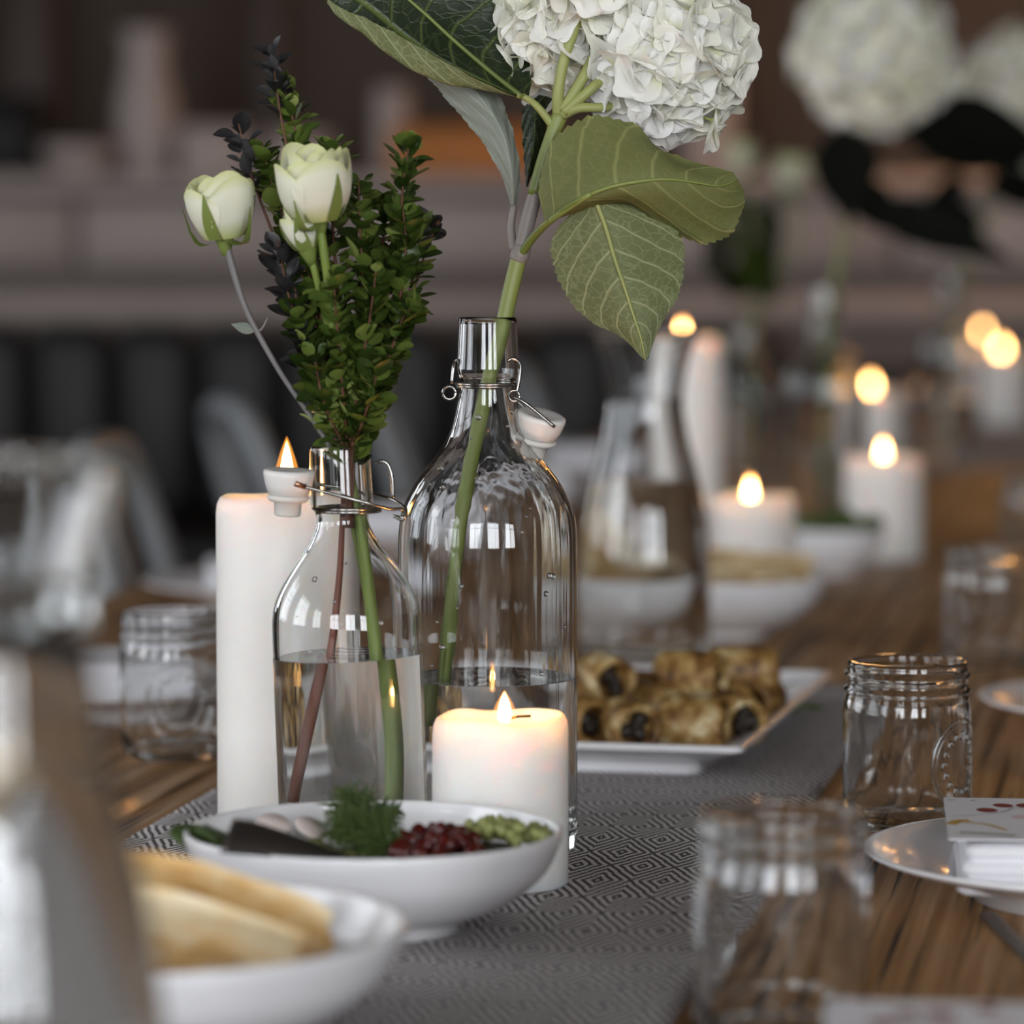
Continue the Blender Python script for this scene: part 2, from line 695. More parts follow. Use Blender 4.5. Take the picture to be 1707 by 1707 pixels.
def make_pastry():
    t = NT('baked_pastry')
    v = t.obj_vec(rnd=True)
    f = t.noise(v, 55, 5, 0.6)
    g = t.noise(v, 180, 3)
    c = t.ramp(f, [(0.34, lin('#3c240c')), (0.46, lin('#7d5828')), (0.56, lin('#a9884e')), (0.68, lin('#ddcfa8'))])
    p = t.principled(c, 0.5)
    t.l(t.bump(g, 0.5, 0.002), p.inputs['Normal'])
    return t.done(p)


def make_cracker():
    t = NT('baked_cracker')
    v = t.obj_vec(rnd=True)
    f = t.noise(v, 22, 5, 0.6)
    g = t.noise(v, 120, 3)
    c = t.ramp(f, [(0.28, lin('#b0762f')), (0.42, lin('#d9ae70')), (0.56, lin('#ead3a8')), (0.8, lin('#f3e8d3'))])
    p = t.principled(c, 0.65)
    t.l(t.bump(g, 0.4, 0.002), p.inputs['Normal'])
    return t.done(p)


M['pastry'] = make_pastry()
M['filling'] = plain('mushroom_filling', '#241a10', 0.5, 0.5, 150, bump=0.5)
M['cracker'] = make_cracker()
M['dill'] = plain('dill_green', '#42541f', 0.6, 0.3, 120)
M['greens'] = plain('salad_green', '#8f9358', 0.55, 0.5, 300)
M['herb'] = plain('herb_leaf', '#3c4d1f', 0.55, 0.3, 80)
M['pomegranate'] = plain('pomegranate_seed', '#4d0f0b', 0.16, 0.6, 120, Subsurface_Weight=0.3, Subsurface_Scale=0.004)
M['radish'] = plain('radish_slice', '#dfd0ca', 0.45, 0.1, 60)
M['cream'] = plain('soft_cheese', '#d8d6d0', 0.5, 0.05, 60)
M['linen'] = plain('white_linen', '#dfdee2', 0.9, 0.03, 300, bump=0.15)
M['card'] = plain('card_paper', '#dcdadd', 0.7, 0.02, 60)
for k, h in (('print_red', '#7d2a2a'), ('print_pink', '#d3b9bb'), ('print_gold', '#c09a45'), ('print_grey', '#857d84'), ('print_green', '#8f968c')):
    M[k] = plain(k, h, 0.7, 0.15, 200)
M['chair_metal'] = plain('grey_painted_metal', '#8b8e90', 0.45, 0.06, 12, 0.2)
M['leather'] = plain('black_leather', '#0d0c0c', 0.5, 0.2, 30)
M['bar_paint'] = plain('grey_bar_paint', '#b7a8a1', 0.6, 0.06, 5)
M['bar_groove_shade'] = plain('bar_body_groove_shade', '#6f635d', 0.6, 0.08, 5)  # darker than the panels: the groove's shadow is put into this colour
M['bar_kick'] = plain('dark_bar_kick', '#171412', 0.7, 0.1, 5)  # dark paint for the lower half of the bar
M['wall'] = plain('brown_plaster', '#5c524b', 0.85, 0.12, 3)
M['wall_pale'] = plain('pale_plaster', '#6b635c', 0.85, 0.06, 3)
M['floor'] = plain('dark_floorboard', '#2c211a', 0.5, 0.3, 9)
M['ceiling'] = plain('ceiling_paint', '#746c64', 0.9, 0.05, 3)
M['window_paint'] = plain('window_frame_paint', '#cfcac4', 0.5, 0.05, 10)
M['dark_box'] = plain('black_crate', '#0c0b0b', 0.6, 0.2, 10)
M['urn'] = plain('grey_urn', '#b7aaa5', 0.6, 0.1, 8)
M['oak'] = plain('oak_lit_orange', '#bd7630', 0.5, 0.25, 14)  # orange cast of warm light on the tray put into the wood colour
M['brown'] = plain('brown_wood', '#3a2416', 0.5, 0.25, 12)
# ------------------------------------------------------------------ the room
def struct(name, vf, mat, parent=None, smooth=False):
    o = obj(name, vf[0], vf[1], mat, parent, smooth=smooth)
    if parent is None:
        o['kind'] = 'structure'
    return o


RW, RD = WALL_R - WALL_L, WALL_B - WALL_N
CX, CY = (WALL_R + WALL_L) / 2, (WALL_B + WALL_N) / 2
floor = thing('floor', 'dark floorboards', None, (0, 0, 0))
floor['kind'] = 'structure'
nb = 26
for i in range(nb):
    w = RW / nb
    obj('floorboard', *box(WALL_L + w * (i + 0.5), CY, -0.02, w - 0.004, RD, 0.04), M['floor'], floor, smooth=False)
struct('ceiling', box(CX, CY, CEIL + 0.05, RW + 0.4, RD + 0.4, 0.1), M['ceiling'])
struct('wall_back', box(CX, WALL_B + 0.1, CEIL / 2, RW + 0.4, 0.2, CEIL), M['wall'])
struct('wall_right', box(WALL_R + 0.1, CY, CEIL / 2, 0.2, RD, CEIL), M['wall_pale'])


def wall_with_windows(name, axis, pos, lo, hi, wins):
    """a wall slab 0.2 thick with real openings, built as one mesh of piers and bands"""
    parts = []

    def b(a0, a1, z0, z1):
        if axis == 'y':
            parts.append(box(pos, (a0 + a1) / 2, (z0 + z1) / 2, 0.2, a1 - a0, z1 - z0))
        else:
            parts.append(box((a0 + a1) / 2, pos, (z0 + z1) / 2, a1 - a0, 0.2, z1 - z0))
    b(lo, hi, 0, WZ0)
    b(lo, hi, WZ1, CEIL)
    edges = [lo] + [e for c, w in wins for e in (c - w / 2, c + w / 2)] + [hi]
    for i in range(0, len(edges), 2):
        b(edges[i], edges[i + 1], WZ0, WZ1)
    struct(name, join(*parts), M['wall_pale'])


wall_with_windows('wall_left', 'y', WALL_L - 0.1, WALL_N, WALL_B, LEFT_WINDOWS)
wall_with_windows('wall_near', 'x', WALL_N - 0.1, WALL_L - 0.2, WALL_R + 0.2, NEAR_WINDOWS)
wn = 0
for side, wins in (('left', LEFT_WINDOWS), ('near', NEAR_WINDOWS)):
    for c, w in wins:
        wn += 1
        h, zc = WZ1 - WZ0, (WZ0 + WZ1) / 2
        wt = thing('window_%d' % wn, 'painted window frame', None, (WALL_L - 0.1, c, 0) if side == 'left' else (c, WALL_N - 0.1, 0), PI / 2 if side == 'left' else 0)
        wt['kind'] = 'structure'
        fr = [box(0, 0, WZ0 + 0.03, w, 0.08, 0.06), box(0, 0, WZ1 - 0.03, w, 0.08, 0.06), box(-w / 2 + 0.03, 0, zc, 0.06, 0.08, h), box(w / 2 - 0.03, 0, zc, 0.06, 0.08, h)]
        obj('window_frame', *join(*fr), M['window_paint'], wt, smooth=False)
        obj('mullion', *box(0, 0, zc, 0.05, 0.05, h - 0.1), M['window_paint'], wt, smooth=False)
        obj('transom', *box(0, 0, zc + 0.25, w - 0.1, 0.04, 0.04), M['window_paint'], wt, smooth=False)

# ------------------------------------------------------------------ dining table
S0, S1, T0, T1 = -1.03, 0.23, 0.35, 8.0
table = thing('dining_table', 'long rustic brown plank table with weathered cracked grain under all the tableware', 'table', (0, 0, 0), -ANG)
NP = 9
pw = (S1 - S0) / NP
rnd = random.Random(4)
for i in range(NP):
    c = S0 + pw * (i + 0.5)
    dz = rnd.uniform(-0.0008, 0.0)
    V, F = bbox(0, 0, 0, pw - 0.002, T1 - T0, 0.042, 0.002)
    obj('plank', V, F, M['wood'], table, loc=(c, (T0 + T1) / 2, TZ - 0.021 + dz), smooth=False)
for sx in (S0 + 0.08, S1 - 0.08):
    obj('apron', *box(sx, (T0 + T1) / 2, TZ - 0.095, 0.03, T1 - T0 - 0.3, 0.10), M['wood'], table, smooth=False)
    for ty in (T0 + 0.2, (T0 + T1) / 2, T1 - 0.2):
        obj('leg', *bbox(0, 0, 0, 0.09, 0.09, TZ - 0.043, 0.004), M['wood'], table, loc=(sx, ty, (TZ - 0.043) / 2), smooth=False)

# woven runner: a cloth with soft waves, in two lengths with bare wood between them
RS0, RS1 = -0.583, -0.210


def runner_cloth(label, RT0, RT1, NS, NTT):
    V, UVS = [], []
    for layer in (0, 1):
        for i in range(NTT):
            t = RT0 + (RT1 - RT0) * i / (NTT - 1)
            for j in range(NS):
                s = RS0 + (RS1 - RS0) * j / (NS - 1)
                sway = 0.004 * mnoise.noise(Vector((t * 1.3, 3.1, 0)))
                w = 0.5 + 0.5 * mnoise.noise(Vector((s * 9, t * 14, 1.7)))
                w2 = 0.5 + 0.5 * mnoise.noise(Vector((s * 4, t * 26, 5.7)))
                e = 0.0004 + 0.0012 * w * w + 0.0008 * w2
                V.append(Vector((s + sway, t, TZ + (e + 0.0009 if layer else 0.0003))))
                UVS.append((s + 1.0 + 0.0035 * mnoise.noise(Vector((s * 7, t * 9, 9.1))), t + 0.012 * mnoise.noise(Vector((s * 11, t * 5, 2.2)))))
    g = grid_faces(NTT, NS)
    n0 = NTT * NS
    F = [tuple(reversed(f)) for f in g] + [tuple(i + n0 for i in f) for f in g]
    ring = [j for j in range(NS)] + [i * NS + NS - 1 for i in range(1, NTT)] + [(NTT - 1) * NS + j for j in range(NS - 2, -1, -1)] + [i * NS for i in range(NTT - 2, 0, -1)]
    for a, b in zip(ring, ring[1:] + ring[:1]):
        F.append((a, b, b + n0, a + n0))
    o = obj('table_runner', V, F, M['runner'], uv=UVS)
    o.rotation_euler = (0, 0, -ANG)
    return tag(o, label, 'table runner')


runner_cloth('black and white diamond woven runner under the bottles, salad bowl and platter', 0.42, 2.79, 44, 150)
runner_cloth('blurred far length of dark woven runner under the last candles of the table', 5.72, 7.9, 30, 90)
WOOD = TZ + 0.0006
CLOTH = TZ + 0.0022


# ------------------------------------------------------------------ glassware
def vessel(outer, wall, seg, floor_t, inner_neck=None):
    """closed glass wall: outer profile (r,z) bottom to rim, inner offset by wall"""
    rim_r, rim_z = outer[-1]
    inner = []
    for r, z in outer:
        if z > floor_t:
            inner.append((max(r - wall, 0.002), z))
    inner = [(0, floor_t), (inner[0][0] * 0.8, floor_t)] + [(inner[0][0], floor_t + 0.004)] + inner[1:]
    prof = [(0, 0.003), (outer[0][0] * 0.75, 0.0015), (outer[0][0] * 0.93, 0.0)] + outer
    prof += [(rim_r - wall * 0.3, rim_z + wall * 0.35), (rim_r - wall * 0.7, rim_z + wall * 0.35)]
    prof += list(reversed(inner))
    return prof, inner


def inner_radius(inner, z):
    pr = None
    for r, zz in inner:
        if zz >= z:
            if pr is None or zz == pr[1]:
                return r
            f = (z - pr[1]) / (zz - pr[1])
            return pr[0] + (r - pr[0]) * f
        pr = (r, zz)
    return inner[-1][0]


def water_mesh(inner, level, over=0.0003, seg=64):
    prof = [(0, inner[0][1] - over)]
    zs = [inner[0][1] - over] + [z for r, z in inner[2:] if z < level - 0.001] + [level]
    for z in zs:
        prof.append((inner_radius(inner, max(z, inner[0][1] + 0.0041)) + over if z > inner[0][1] else inner[1][0], z))
    r = prof[-1][0]
    prof[-1:] = [(r, level - 0.002), (r, level - 0.0004), (r, level), (r - 0.0003, level), (r - 0.002, level), (0, level)]
    return lathe(prof, seg)


def bottle_mesh(pts, seg=80, wall=0.0027, wob_amp=0.010, seed=0):
    outer = sprof(pts, 46)
    prof, inner = vessel(outer, wall, seg, 0.008)
    nout = 3 + len(outer) + 2

    def wob(a, r, z):
        k = wob_amp * 0.4 * mnoise.noise(Vector((math.cos(a) * 1.6 + seed, math.sin(a) * 1.6, z * 9)))
        return r * (1 + k), z
    return lathe(prof, seg, wob), inner


BIG = [(0.0485, 0.0), (0.0502, 0.005), (0.0503, 0.03), (0.0503, 0.09), (0.0503, 0.14), (0.0502, 0.168), (0.0496, 0.180), (0.0480, 0.1895), (0.0440, 0.199),
       (0.0375, 0.2095), (0.0278, 0.2215), (0.0214, 0.2325), (0.0180, 0.2445), (0.0162, 0.2560), (0.0157, 0.2625), (0.0172, 0.2650), (0.0175, 0.2690), (0.0171, 0.276), (0.0164, 0.289), (0.0162, 0.2965)]
SMALL = [(0.0392, 0.0), (0.0405, 0.004), (0.0406, 0.03), (0.0406, 0.08), (0.0406, 0.126), (0.0400, 0.139), (0.0378, 0.1475), (0.0337, 0.1560), (0.0272, 0.166),
         (0.0202, 0.1755), (0.0152, 0.185), (0.0141, 0.1905), (0.0150, 0.1945), (0.0166, 0.1965), (0.0169, 0.2010), (0.0166, 0.212), (0.0163, 0.224), (0.0160, 0.2290)]

BX, BY = at(813.5, 1422, 2.02).x, 2.02
SX, SY = at(593, 1458, 1.95).x, 1.95


def droplets(root, inner, seed, z0, z1, n):
    r = random.Random(seed)
    parts = []
    for _ in range(n):
        z = r.uniform(z0, z1)
        a = r.uniform(-2.6, -0.5)
        rad = inner_radius(inner, z) + 0.0028
        s = r.choice([0.0007, 0.0009, 0.0013, 0.0017])
        v, f = lathe([(s * math.sin(PI * i / 5) if 0 < i < 5 else 0, -s * math.cos(PI * i / 5)) for i in range(6)], 8)
        parts.append(moved((v, f), Matrix.Translation((rad * math.cos(a), rad * math.sin(a), z))))
    d = obj('droplets', *join(*parts), M['air'], root)
    d['kind'] = 'stuff'
    return d


def stopper_vf():
    prof = [(0, 0.0), (0.0095, 0.0), (0.0125, 0.0006), (0.0137, 0.0020), (0.0137, -0.0015), (0.0128, -0.0065), (0.0108, -0.0115), (0.0104, -0.0130)]
    prof = [(0, 0.0008), (0.0080, 0.0006), (0.0122, 0.0014), (0.0137, 0.0006), (0.0138, -0.0016), (0.0126, -0.0070), (0.0104, -0.0125), (0.0, -0.0125)]
    return lathe(list(reversed(prof)), 32)


def gasket_vf():
    prof = [(0, -0.0235), (0.0066, -0.0235), (0.0072, -0.0225), (0.0074, -0.0165), (0.0102, -0.0155), (0.0118, -0.0135), (0.0104, -0.0122), (0, -0.0122)]
    return lathe(prof, 32)


def neck_wire(r, z, cx=0, cy=0, rad=0.0009):
    return tube([Vector((cx + r * math.cos(2 * PI * i / 40), cy + r * math.sin(2 * PI * i / 40), z)) for i in range(41)], rad, 6)


def loop(c, r, rad=0.0008, axis='y', turns=1.0, step=0.0):
    pts = []
    for i in range(int(22 * turns) + 1):
        a = 2 * PI * i / 22
        pts.append(Vector(c) + Vector((r * math.cos(a), step * i / 22, r * math.sin(a))))
    return tube(pts, rad, 6)


# ---- tall hydrangea bottle
big = thing('swing_top_bottle', 'tall clear swing-top bottle holding the white hydrangea behind the short candle', 'bottle', (BX, BY, CLOTH))
(bv, binner) = bottle_mesh(BIG, seed=1.0, wob_amp=0.02)
big_body = obj('glass_body', *bv, M['glass'], big)
big_water = obj('water', *water_mesh(binner, 0.0965), M['water'], big)
droplets(big, binner, 5, 0.10, 0.25, 26)
o = Vector((BX, BY, CLOTH))


def L(px, py, Y, base):
    return at(px, py, Y) - base


obj('neck_wire', *join(neck_wire(0.0172, 0.2590), neck_wire(0.0176, 0.2604)), M['steel'], big)
obj('pivot_loop', *join(loop(L(749, 655, BY - 0.002, o), 0.0036, 0.0009, turns=1.8, step=0.0016), tube([L(759, 602, BY, o), L(756, 612, BY - 0.002, o), L(753, 640, BY - 0.003, o)], 0.0010, 6, 10),
                        tube([L(759, 602, BY, o), L(764, 600, BY - 0.004, o)], 0.0010, 6)), M['steel'], big)
obj('pivot_loop', *join(loop(L(857, 660, BY - 0.012, o), 0.0030, 0.0009, turns=1.8, step=0.0016), tube([L(846, 602, BY - 0.012, o), L(856, 598, BY - 0.012, o), L(867, 608, BY - 0.011, o), L(866, 630, BY - 0.011, o), L(861, 655, BY - 0.012, o)], 0.0010, 6, 24)), M['steel'], big)
obj('bail_wire', *join(tube([L(858, 662, BY - 0.014, o), L(880, 675, BY - 0.016, o), L(925, 712, BY - 0.018, o)], 0.0010, 6, 16), tube([L(862, 668, BY + 0.012, o), L(885, 690, BY + 0.010, o), L(915, 715, BY + 0.004, o)], 0.0010, 6, 16)), M['steel'], big)
sp_ = thing('stopper', 'white plastic stopper', None)
bpy.data.objects.remove(sp_)
st = obj('stopper', *stopper_vf(), M['stopper'], big, loc=L(903, 694, BY - 0.004, o), rot=(0.22, 0.22, 0))
obj('gasket', *gasket_vf(), M['gasket'], st)

# ---- small rose bottle, leaning a touch on the rumpled runner
small = thing('swing_top_bottle', 'small clear swing-top bottle with roses and boxwood, half full of water', 'bottle', (SX, SY, CLOTH))
(sv, sinner) = bottle_mesh(SMALL, seed=4.0, wob_amp=0.006)
lean = Matrix.Translation((0, 0, 0)) @ Matrix.Rotation(math.radians(-2.0), 4, 'Y')
sv = moved(sv, lean)
obj('glass_body', *sv, M['glass_plain'], small)
wv = water_mesh(sinner, 0.1165)
obj('water', *moved(wv, lean), M['water'], small)
droplets(small, sinner, 9, 0.13, 0.17, 7)
o2 = Vector((SX, SY, CLOTH))
nx = at(581, 850, SY).x - SX
zn = L(581, 848, SY, o2).z
obj('neck_wire', *join(neck_wire(0.0172, zn - 0.001, nx), neck_wire(0.0172, zn + 0.0006, nx)), M['steel'], small)
obj('bail_wire', *join(
    tube([L(506, 811, SY - 0.020, o2), L(560, 825, SY - 0.021, o2), L(610, 838, SY - 0.020, o2), L(650, 848, SY - 0.014, o2), L(668, 848, SY - 0.010, o2), L(677, 858, SY - 0.008, o2), L(670, 866, SY - 0.007, o2), L(660, 862, SY - 0.006, o2)], 0.0010, 6, 60),
    tube([L(506, 806, SY + 0.018, o2), L(580, 814, SY + 0.020, o2), L(640, 828, SY + 0.016, o2), L(664, 838, SY + 0.006, o2), L(677, 850, SY - 0.002, o2), L(672, 862, SY - 0.004, o2), L(655, 860, SY - 0.004, o2)], 0.0010, 6, 60)), M['steel'], small)
obj('pivot_loop', *tube([L(626, 773, SY - 0.008, o2), L(638, 769, SY - 0.010, o2), L(648, 777, SY - 0.010, o2), L(654, 800, SY - 0.010, o2), L(655, 830, SY - 0.010, o2)], 0.0011, 6, 24), M['steel'], small)
st2 = obj('stopper', *stopper_vf(), M['stopper'], small, loc=L(482, 787, SY - 0.012, o2), rot=(0.05, 0.05, 0))
obj('gasket', *gasket_vf(), M['gasket'], st2)
obj('pin', *tube([L(492, 806, SY - 0.0245, o2), L(508, 811, SY - 0.020, o2)], 0.0016, 8), M['copper'], small)


# ---- carafes
CAR = [(0.050, 0.0), (0.0535, 0.006), (0.0548, 0.03), (0.0545, 0.07), (0.0525, 0.105), (0.048, 0.135), (0.0415, 0.162), (0.0355, 0.185), (0.0322, 0.205), (0.0316, 0.218), (0.0335, 0.236), (0.0375, 0.252), (0.0418, 0.2625), (0.0436, 0.2665), (0.0440, 0.270)]
cme, cinner = None, None
(cv, cinner) = bottle_mesh(CAR, seed=2.0, wall=0.0028, wob_amp=0.004)
carafe_me = mesh_data('carafe_glass', *cv, [M['glass_plain']])
carafe_w = mesh_data('carafe_water', *water_mesh(cinner, 0.232), [M['water']])
carafe_w2 = mesh_data('carafe_water_low', *water_mesh(cinner, 0.150), [M['water']])


def carafe(px, Y, label, wme, z=CLOTH):
    t = thing('water_carafe', label, 'carafe', (at(px, 1100, Y).x, Y, z))
    put('glass_body', carafe_me, t)
    put('water', wme, t)
    return t


carafe(-22, 1.10, 'large blurred glass water carafe standing in front of the cracker bowl', carafe_w)
carafe(1074, 2.98, 'clear waisted water carafe standing behind the pastry platter', carafe_w2, WOOD)

# ---- mason jars
JAR = [(0.0300, 0.0), (0.0352, 0.003), (0.0368, 0.009), (0.0372, 0.02), (0.0372, 0.05), (0.0372, 0.068), (0.0366, 0.074), (0.0352, 0.0785), (0.0349, 0.0795), (0.0371, 0.0808), (0.0371, 0.0822), (0.0351, 0.0836),
       (0.0350, 0.0885), (0.0368, 0.0896), (0.0368, 0.0908), (0.0350, 0.0920), (0.0349, 0.0955), (0.0348, 0.0972)]
prof, jinner = vessel(JAR, 0.0026, 64, 0.006)
prof = [(r, z, 0.0007 if 0.079 < z < 0.093 else 0.0) for r, z in prof]


def jwob(a, r, z):
    k = 0.012 * mnoise.noise(Vector((math.cos(a) * 2.2, math.sin(a) * 2.2, z * 18)))
    return (r * (1 + k * (1 if z < 0.075 else 0.15)), z)


# the inner wall stays smooth through the screw thread
half = len(prof) - len(jinner)
prof = prof[:half] + [((0.0322 if 0.0745 < z < 0.097 else r), z, 0) for r, z, *_ in prof[half:]]
jar_me = mesh_data('jar_glass_body', *lathe(prof, 72, jwob), [M['jar_glass']])


def emblem_vf():
    parts = []
    R = 0.0374

    def on(a, z, lift=0.0):
        return Vector(((R + lift) * math.cos(a), (R + lift) * math.sin(a), z))
    for k, (aw, zh) in enumerate(((0.62, 0.0265), (0.55, 0.0235))):
        parts.append(tube([on(aw * math.cos(2 * PI * i / 48), 0.040 + zh * math.sin(2 * PI * i / 48)) for i in range(49)], 0.00075 if k == 0 else 0.0004, 6))
    rr = random.Random(2)
    for i in range(16):                       # raised leaves and fruit round the oval
        a = 2 * PI * i / 16
        c0 = (0.40 * math.cos(a), 0.040 + 0.0165 * math.sin(a))
        parts.append(tube([on(c0[0] - 0.05, c0[1] - 0.002), on(c0[0], c0[1] + 0.0025), on(c0[0] + 0.06, c0[1] + rr.uniform(-0.002, 0.002))], [0.0004, 0.0011, 0.0004], 6, 7))
    for i in range(10):                       # small relief row under the oval
        a = -0.35 + 0.07 * i
        parts.append(tube([on(a, 0.0085), on(a + 0.03, 0.012)], 0.0006, 5))
    return join(*parts)


emb_me = mesh_data('jar_emblem', *emblem_vf(), [M['jar_glass']])


def jar(px, Y, rot, label, z=TZ + 0.0006):
    t = thing('mason_jar', label, 'jar', (at(px, 1300, Y).x, Y, z), rot, 'mason jars used as tumblers')
    put('glass_body', jar_me, t)
    put('emblem', emb_me, t)
    return t


jar(1511, 2.10, math.radians(-38), 'empty glass mason jar in sharp focus beside the patterned card and plate')
jar(1305, 1.53, math.radians(160), 'large blurred mason jar standing close in front of the runner edge')
jar(294, 2.40, math.radians(-80), 'mason jar half hidden behind the tall pillar candle')
jar(1648, 2.92, math.radians(200), 'blurred mason jar beside the plate without a napkin, on the bare wood')
jar(1725, 3.85, math.radians(80), 'far mason jar cut by the frame on the glowing part of the wood')


# ------------------------------------------------------------------ candles
def flame_vf(h, w):
    prof = [(0, 0)] + [(w * (math.sin(PI * min(1, (f ** 0.62))) ** 0.85) * (1 if f < 0.35 else 1 - 0.12 * f), h * f) for f in [i / 16 for i in range(1, 16)]] + [(0, h)]
    return lathe(prof, 20)


def candle(label, px, Y, r, h, z, seed=0, rough=0.001, fx=0.0, fh=0.020, fw=0.0034, watt=0.30, dip=0.004, wick_bend=0.004, group=None, fy=0.0):
    t = thing('pillar_candle', label, 'candle', (at(px, 1200, Y).x, Y, z), 0, group)
    prof = [(0, 0), (r - 0.002, 0), (r, 0.0015), (r, h * 0.3), (r, h * 0.6), (r, h - 0.010), (r * 0.985, h - 0.0045), (r * 0.95, h - 0.0012), (r * 0.90, h), (r * 0.865, h - 0.0010), (r * 0.81, h - dip * 0.55), (r * 0.70, h - dip * 0.92), (r * 0.4, h - dip), (r * 0.15, h - dip), (0, h - dip)]

    def wob(a, rr, zz):
        k = 1 + 0.006 * mnoise.noise(Vector((math.cos(a) * 1.2 + seed, math.sin(a) * 1.2, zz * 14)))
        dz = 0.0
        if zz > h - 0.014 and rr > r * 0.83:
            dz = rough * (mnoise.noise(Vector((math.cos(a) * 1.3, math.sin(a) * 1.3 + seed * 3.1, seed))) * 2.0)
        return rr * k, zz + dz
    obj('wax', *lathe(prof, 72, wob), M['wax'], t)
    zt = h - dip
    obj('wick', *tube([(fx, fy, zt - 0.002), (fx, fy, zt + 0.004), (fx + wick_bend * 0.4, fy, zt + 0.007), (fx + wick_bend, fy, zt + 0.0075)], 0.0008, 6, 8), M['wick'], t)
    fl = obj('flame', *flame_vf(fh, fw), M['flame'], t, loc=(fx, fy, zt + 0.003))
    obj('flame_halo_shell', *flame_vf(fh * 1.1, fw * 1.75), M['halo'], fl, loc=(0, 0, -0.001))
    ld = bpy.data.lights.new('candle_light', 'POINT')
    ld.energy = watt
    ld.color = (1.0, 0.35, 0.08)
    ld.shadow_soft_size = 0.004
    lo = bpy.data.objects.new('candle_light', ld)
    COL.objects.link(lo)
    lo.parent = t
    lo.location = (fx, fy, zt + 0.003 + fh * 0.5)
    return t


def over(px, py, Y, z0):
    return at(px, py, Y).z - z0


def candle_px(label, px, Y, wpx, top, **kw):
    z0 = kw.pop('z', CLOTH)
    r = wpx / 2 * Y / FPX
    return candle(label, px, Y, r, at(px, top, Y).z - z0, z0, **kw)


candle_px('short wide pillar candle burning in front of the tall bottle', 834, 1.90, 229, 1192, seed=3.3, rough=0.0016, fx=(841 - 834) * 1.9 / FPX, fh=0.0175, fw=0.0036, dip=0.0080, wick_bend=0.014, watt=1.25)
candle_px('tallest pillar candle standing behind the small rose bottle', 483, 2.08, 244, 824, seed=7.7, rough=0.0015, fx=-0.001, fh=0.035, fw=0.0044, dip=0.007, watt=2.3)
G = 'pillar candles burning further down the table'
candle_px('low pillar candle burning behind the far cracker bowl', 1256, 3.43, 140, 826, seed=1.1, z=WOOD, fh=0.026, fw=0.0046, dip=0.011, watt=4.6, group=G, fx=-0.004)
candle_px('squat pillar candle at the runner edge behind the herb bowl', 1469, 3.97, 132, 760, seed=2.2, z=WOOD, fh=0.026, fw=0.0046, dip=0.011, watt=4.6, group=G)
candle_px('tall slim far candle seen past the waisted carafe', 1150, 4.12, 108, 562, seed=5.1, z=WOOD, fh=0.026, fw=0.0044, dip=0.010, watt=4.2, group=G, fx=-0.010)
candle_px('small far candle between the flower bottle and the dark bowl', 1462, 6.0, 74, 650, seed=6.2, fh=0.032, fw=0.0062, dip=0.011, watt=5.0, group=G, fx=-0.014)
candle_px('farthest candle glowing at the end of the table', 1668, 7.05, 92, 588, seed=8.4, fh=0.034, fw=0.0075, dip=0.012, watt=6.0, group=G, fx=-0.006)
candle_px('hidden far candle behind the farthest bowl', 1632, 7.62, 60, 560, seed=9.4, fh=0.028, fw=0.0042, watt=0.5, group=G, z=CLOTH)


# ------------------------------------------------------------------ white ceramics
def bowl_vf(r, h, foot_r, seg=72):
    out = [(0, 0.002), (foot_r * 0.8, 0.002), (foot_r * 0.9, 0.0), (foot_r, 0.001), (foot_r * 0.985, h * 0.10), (foot_r * 1.06, h * 0.14)]
    body = sprof([(foot_r * 1.06, h * 0.14), (r * 0.70, h * 0.27), (r * 0.90, h * 0.56), (r * 0.985, h * 0.86), (r, h * 0.985)], 16)
    inn = sprof([(r - 0.0035, h * 0.985), (r * 0.945, h * 0.86), (r * 0.85, h * 0.56), (r * 0.62, h * 0.30), (r * 0.3, h * 0.2)], 14)
    prof = out + body[1:] + [(r - 0.001, h), (r - 0.0025, h)] + inn + [(0, h * 0.19)]
    return lathe(prof, seg)


def bowl(name, label, px, Y, r, h, z=CLOTH, group=None):
    o = obj(name, *bowl_vf(r, h, r * 0.46), M['ceramic'], loc=(at(px, 1300, Y).x, Y, z))
    return tag(o, label, 'bowl', group)


SBX, SBY = at(622, 1392, 1.77).x, 1.77
bowl('serving_bowl', 'white round salad bowl with herbs and pomegranate in front of the bottles', 622, 1.77, 0.0935, 0.0505)
NBX, NBY = at(232, 1545, 1.50).x, 1.50
bowl('serving_bowl', 'white bowl of flat crackers nearest the camera', 232, 1.50, 0.1120, 0.0540)
FBX, FBY = at(1192, 955, 3.16).x, 3.16
bowl('serving_bowl', 'white cracker bowl standing beyond the pastry platter and behind the carafe', 1192, 3.16, 0.0985, 0.0545, WOOD)
bowl('serving_bowl', 'small grey-white herb bowl beside the squat candle', 1385, 3.76, 0.054, 0.050, WOOD)
bowl('serving_bowl', 'farthest white bowl of dark food near the table end', 1582, 7.45, 0.095, 0.056)


def dish_vf(r, foot_r, h, seg=80):
    prof = [(0, 0.003), (foot_r - 0.004, 0.003), (foot_r - 0.003, 0.0), (foot_r, 0.0), (foot_r + 0.001, h * 0.32), (r * 0.78, h * 0.55), (r * 0.965, h * 0.86), (r, h * 0.95), (r - 0.0005, h), (r - 0.003, h * 1.0),
            (r * 0.90, h * 0.86), (r * 0.80, h * 0.76), (r * 0.70, h * 0.52), (r * 0.62, h * 0.42), (0, h * 0.40)]
    return lathe(prof, seg)


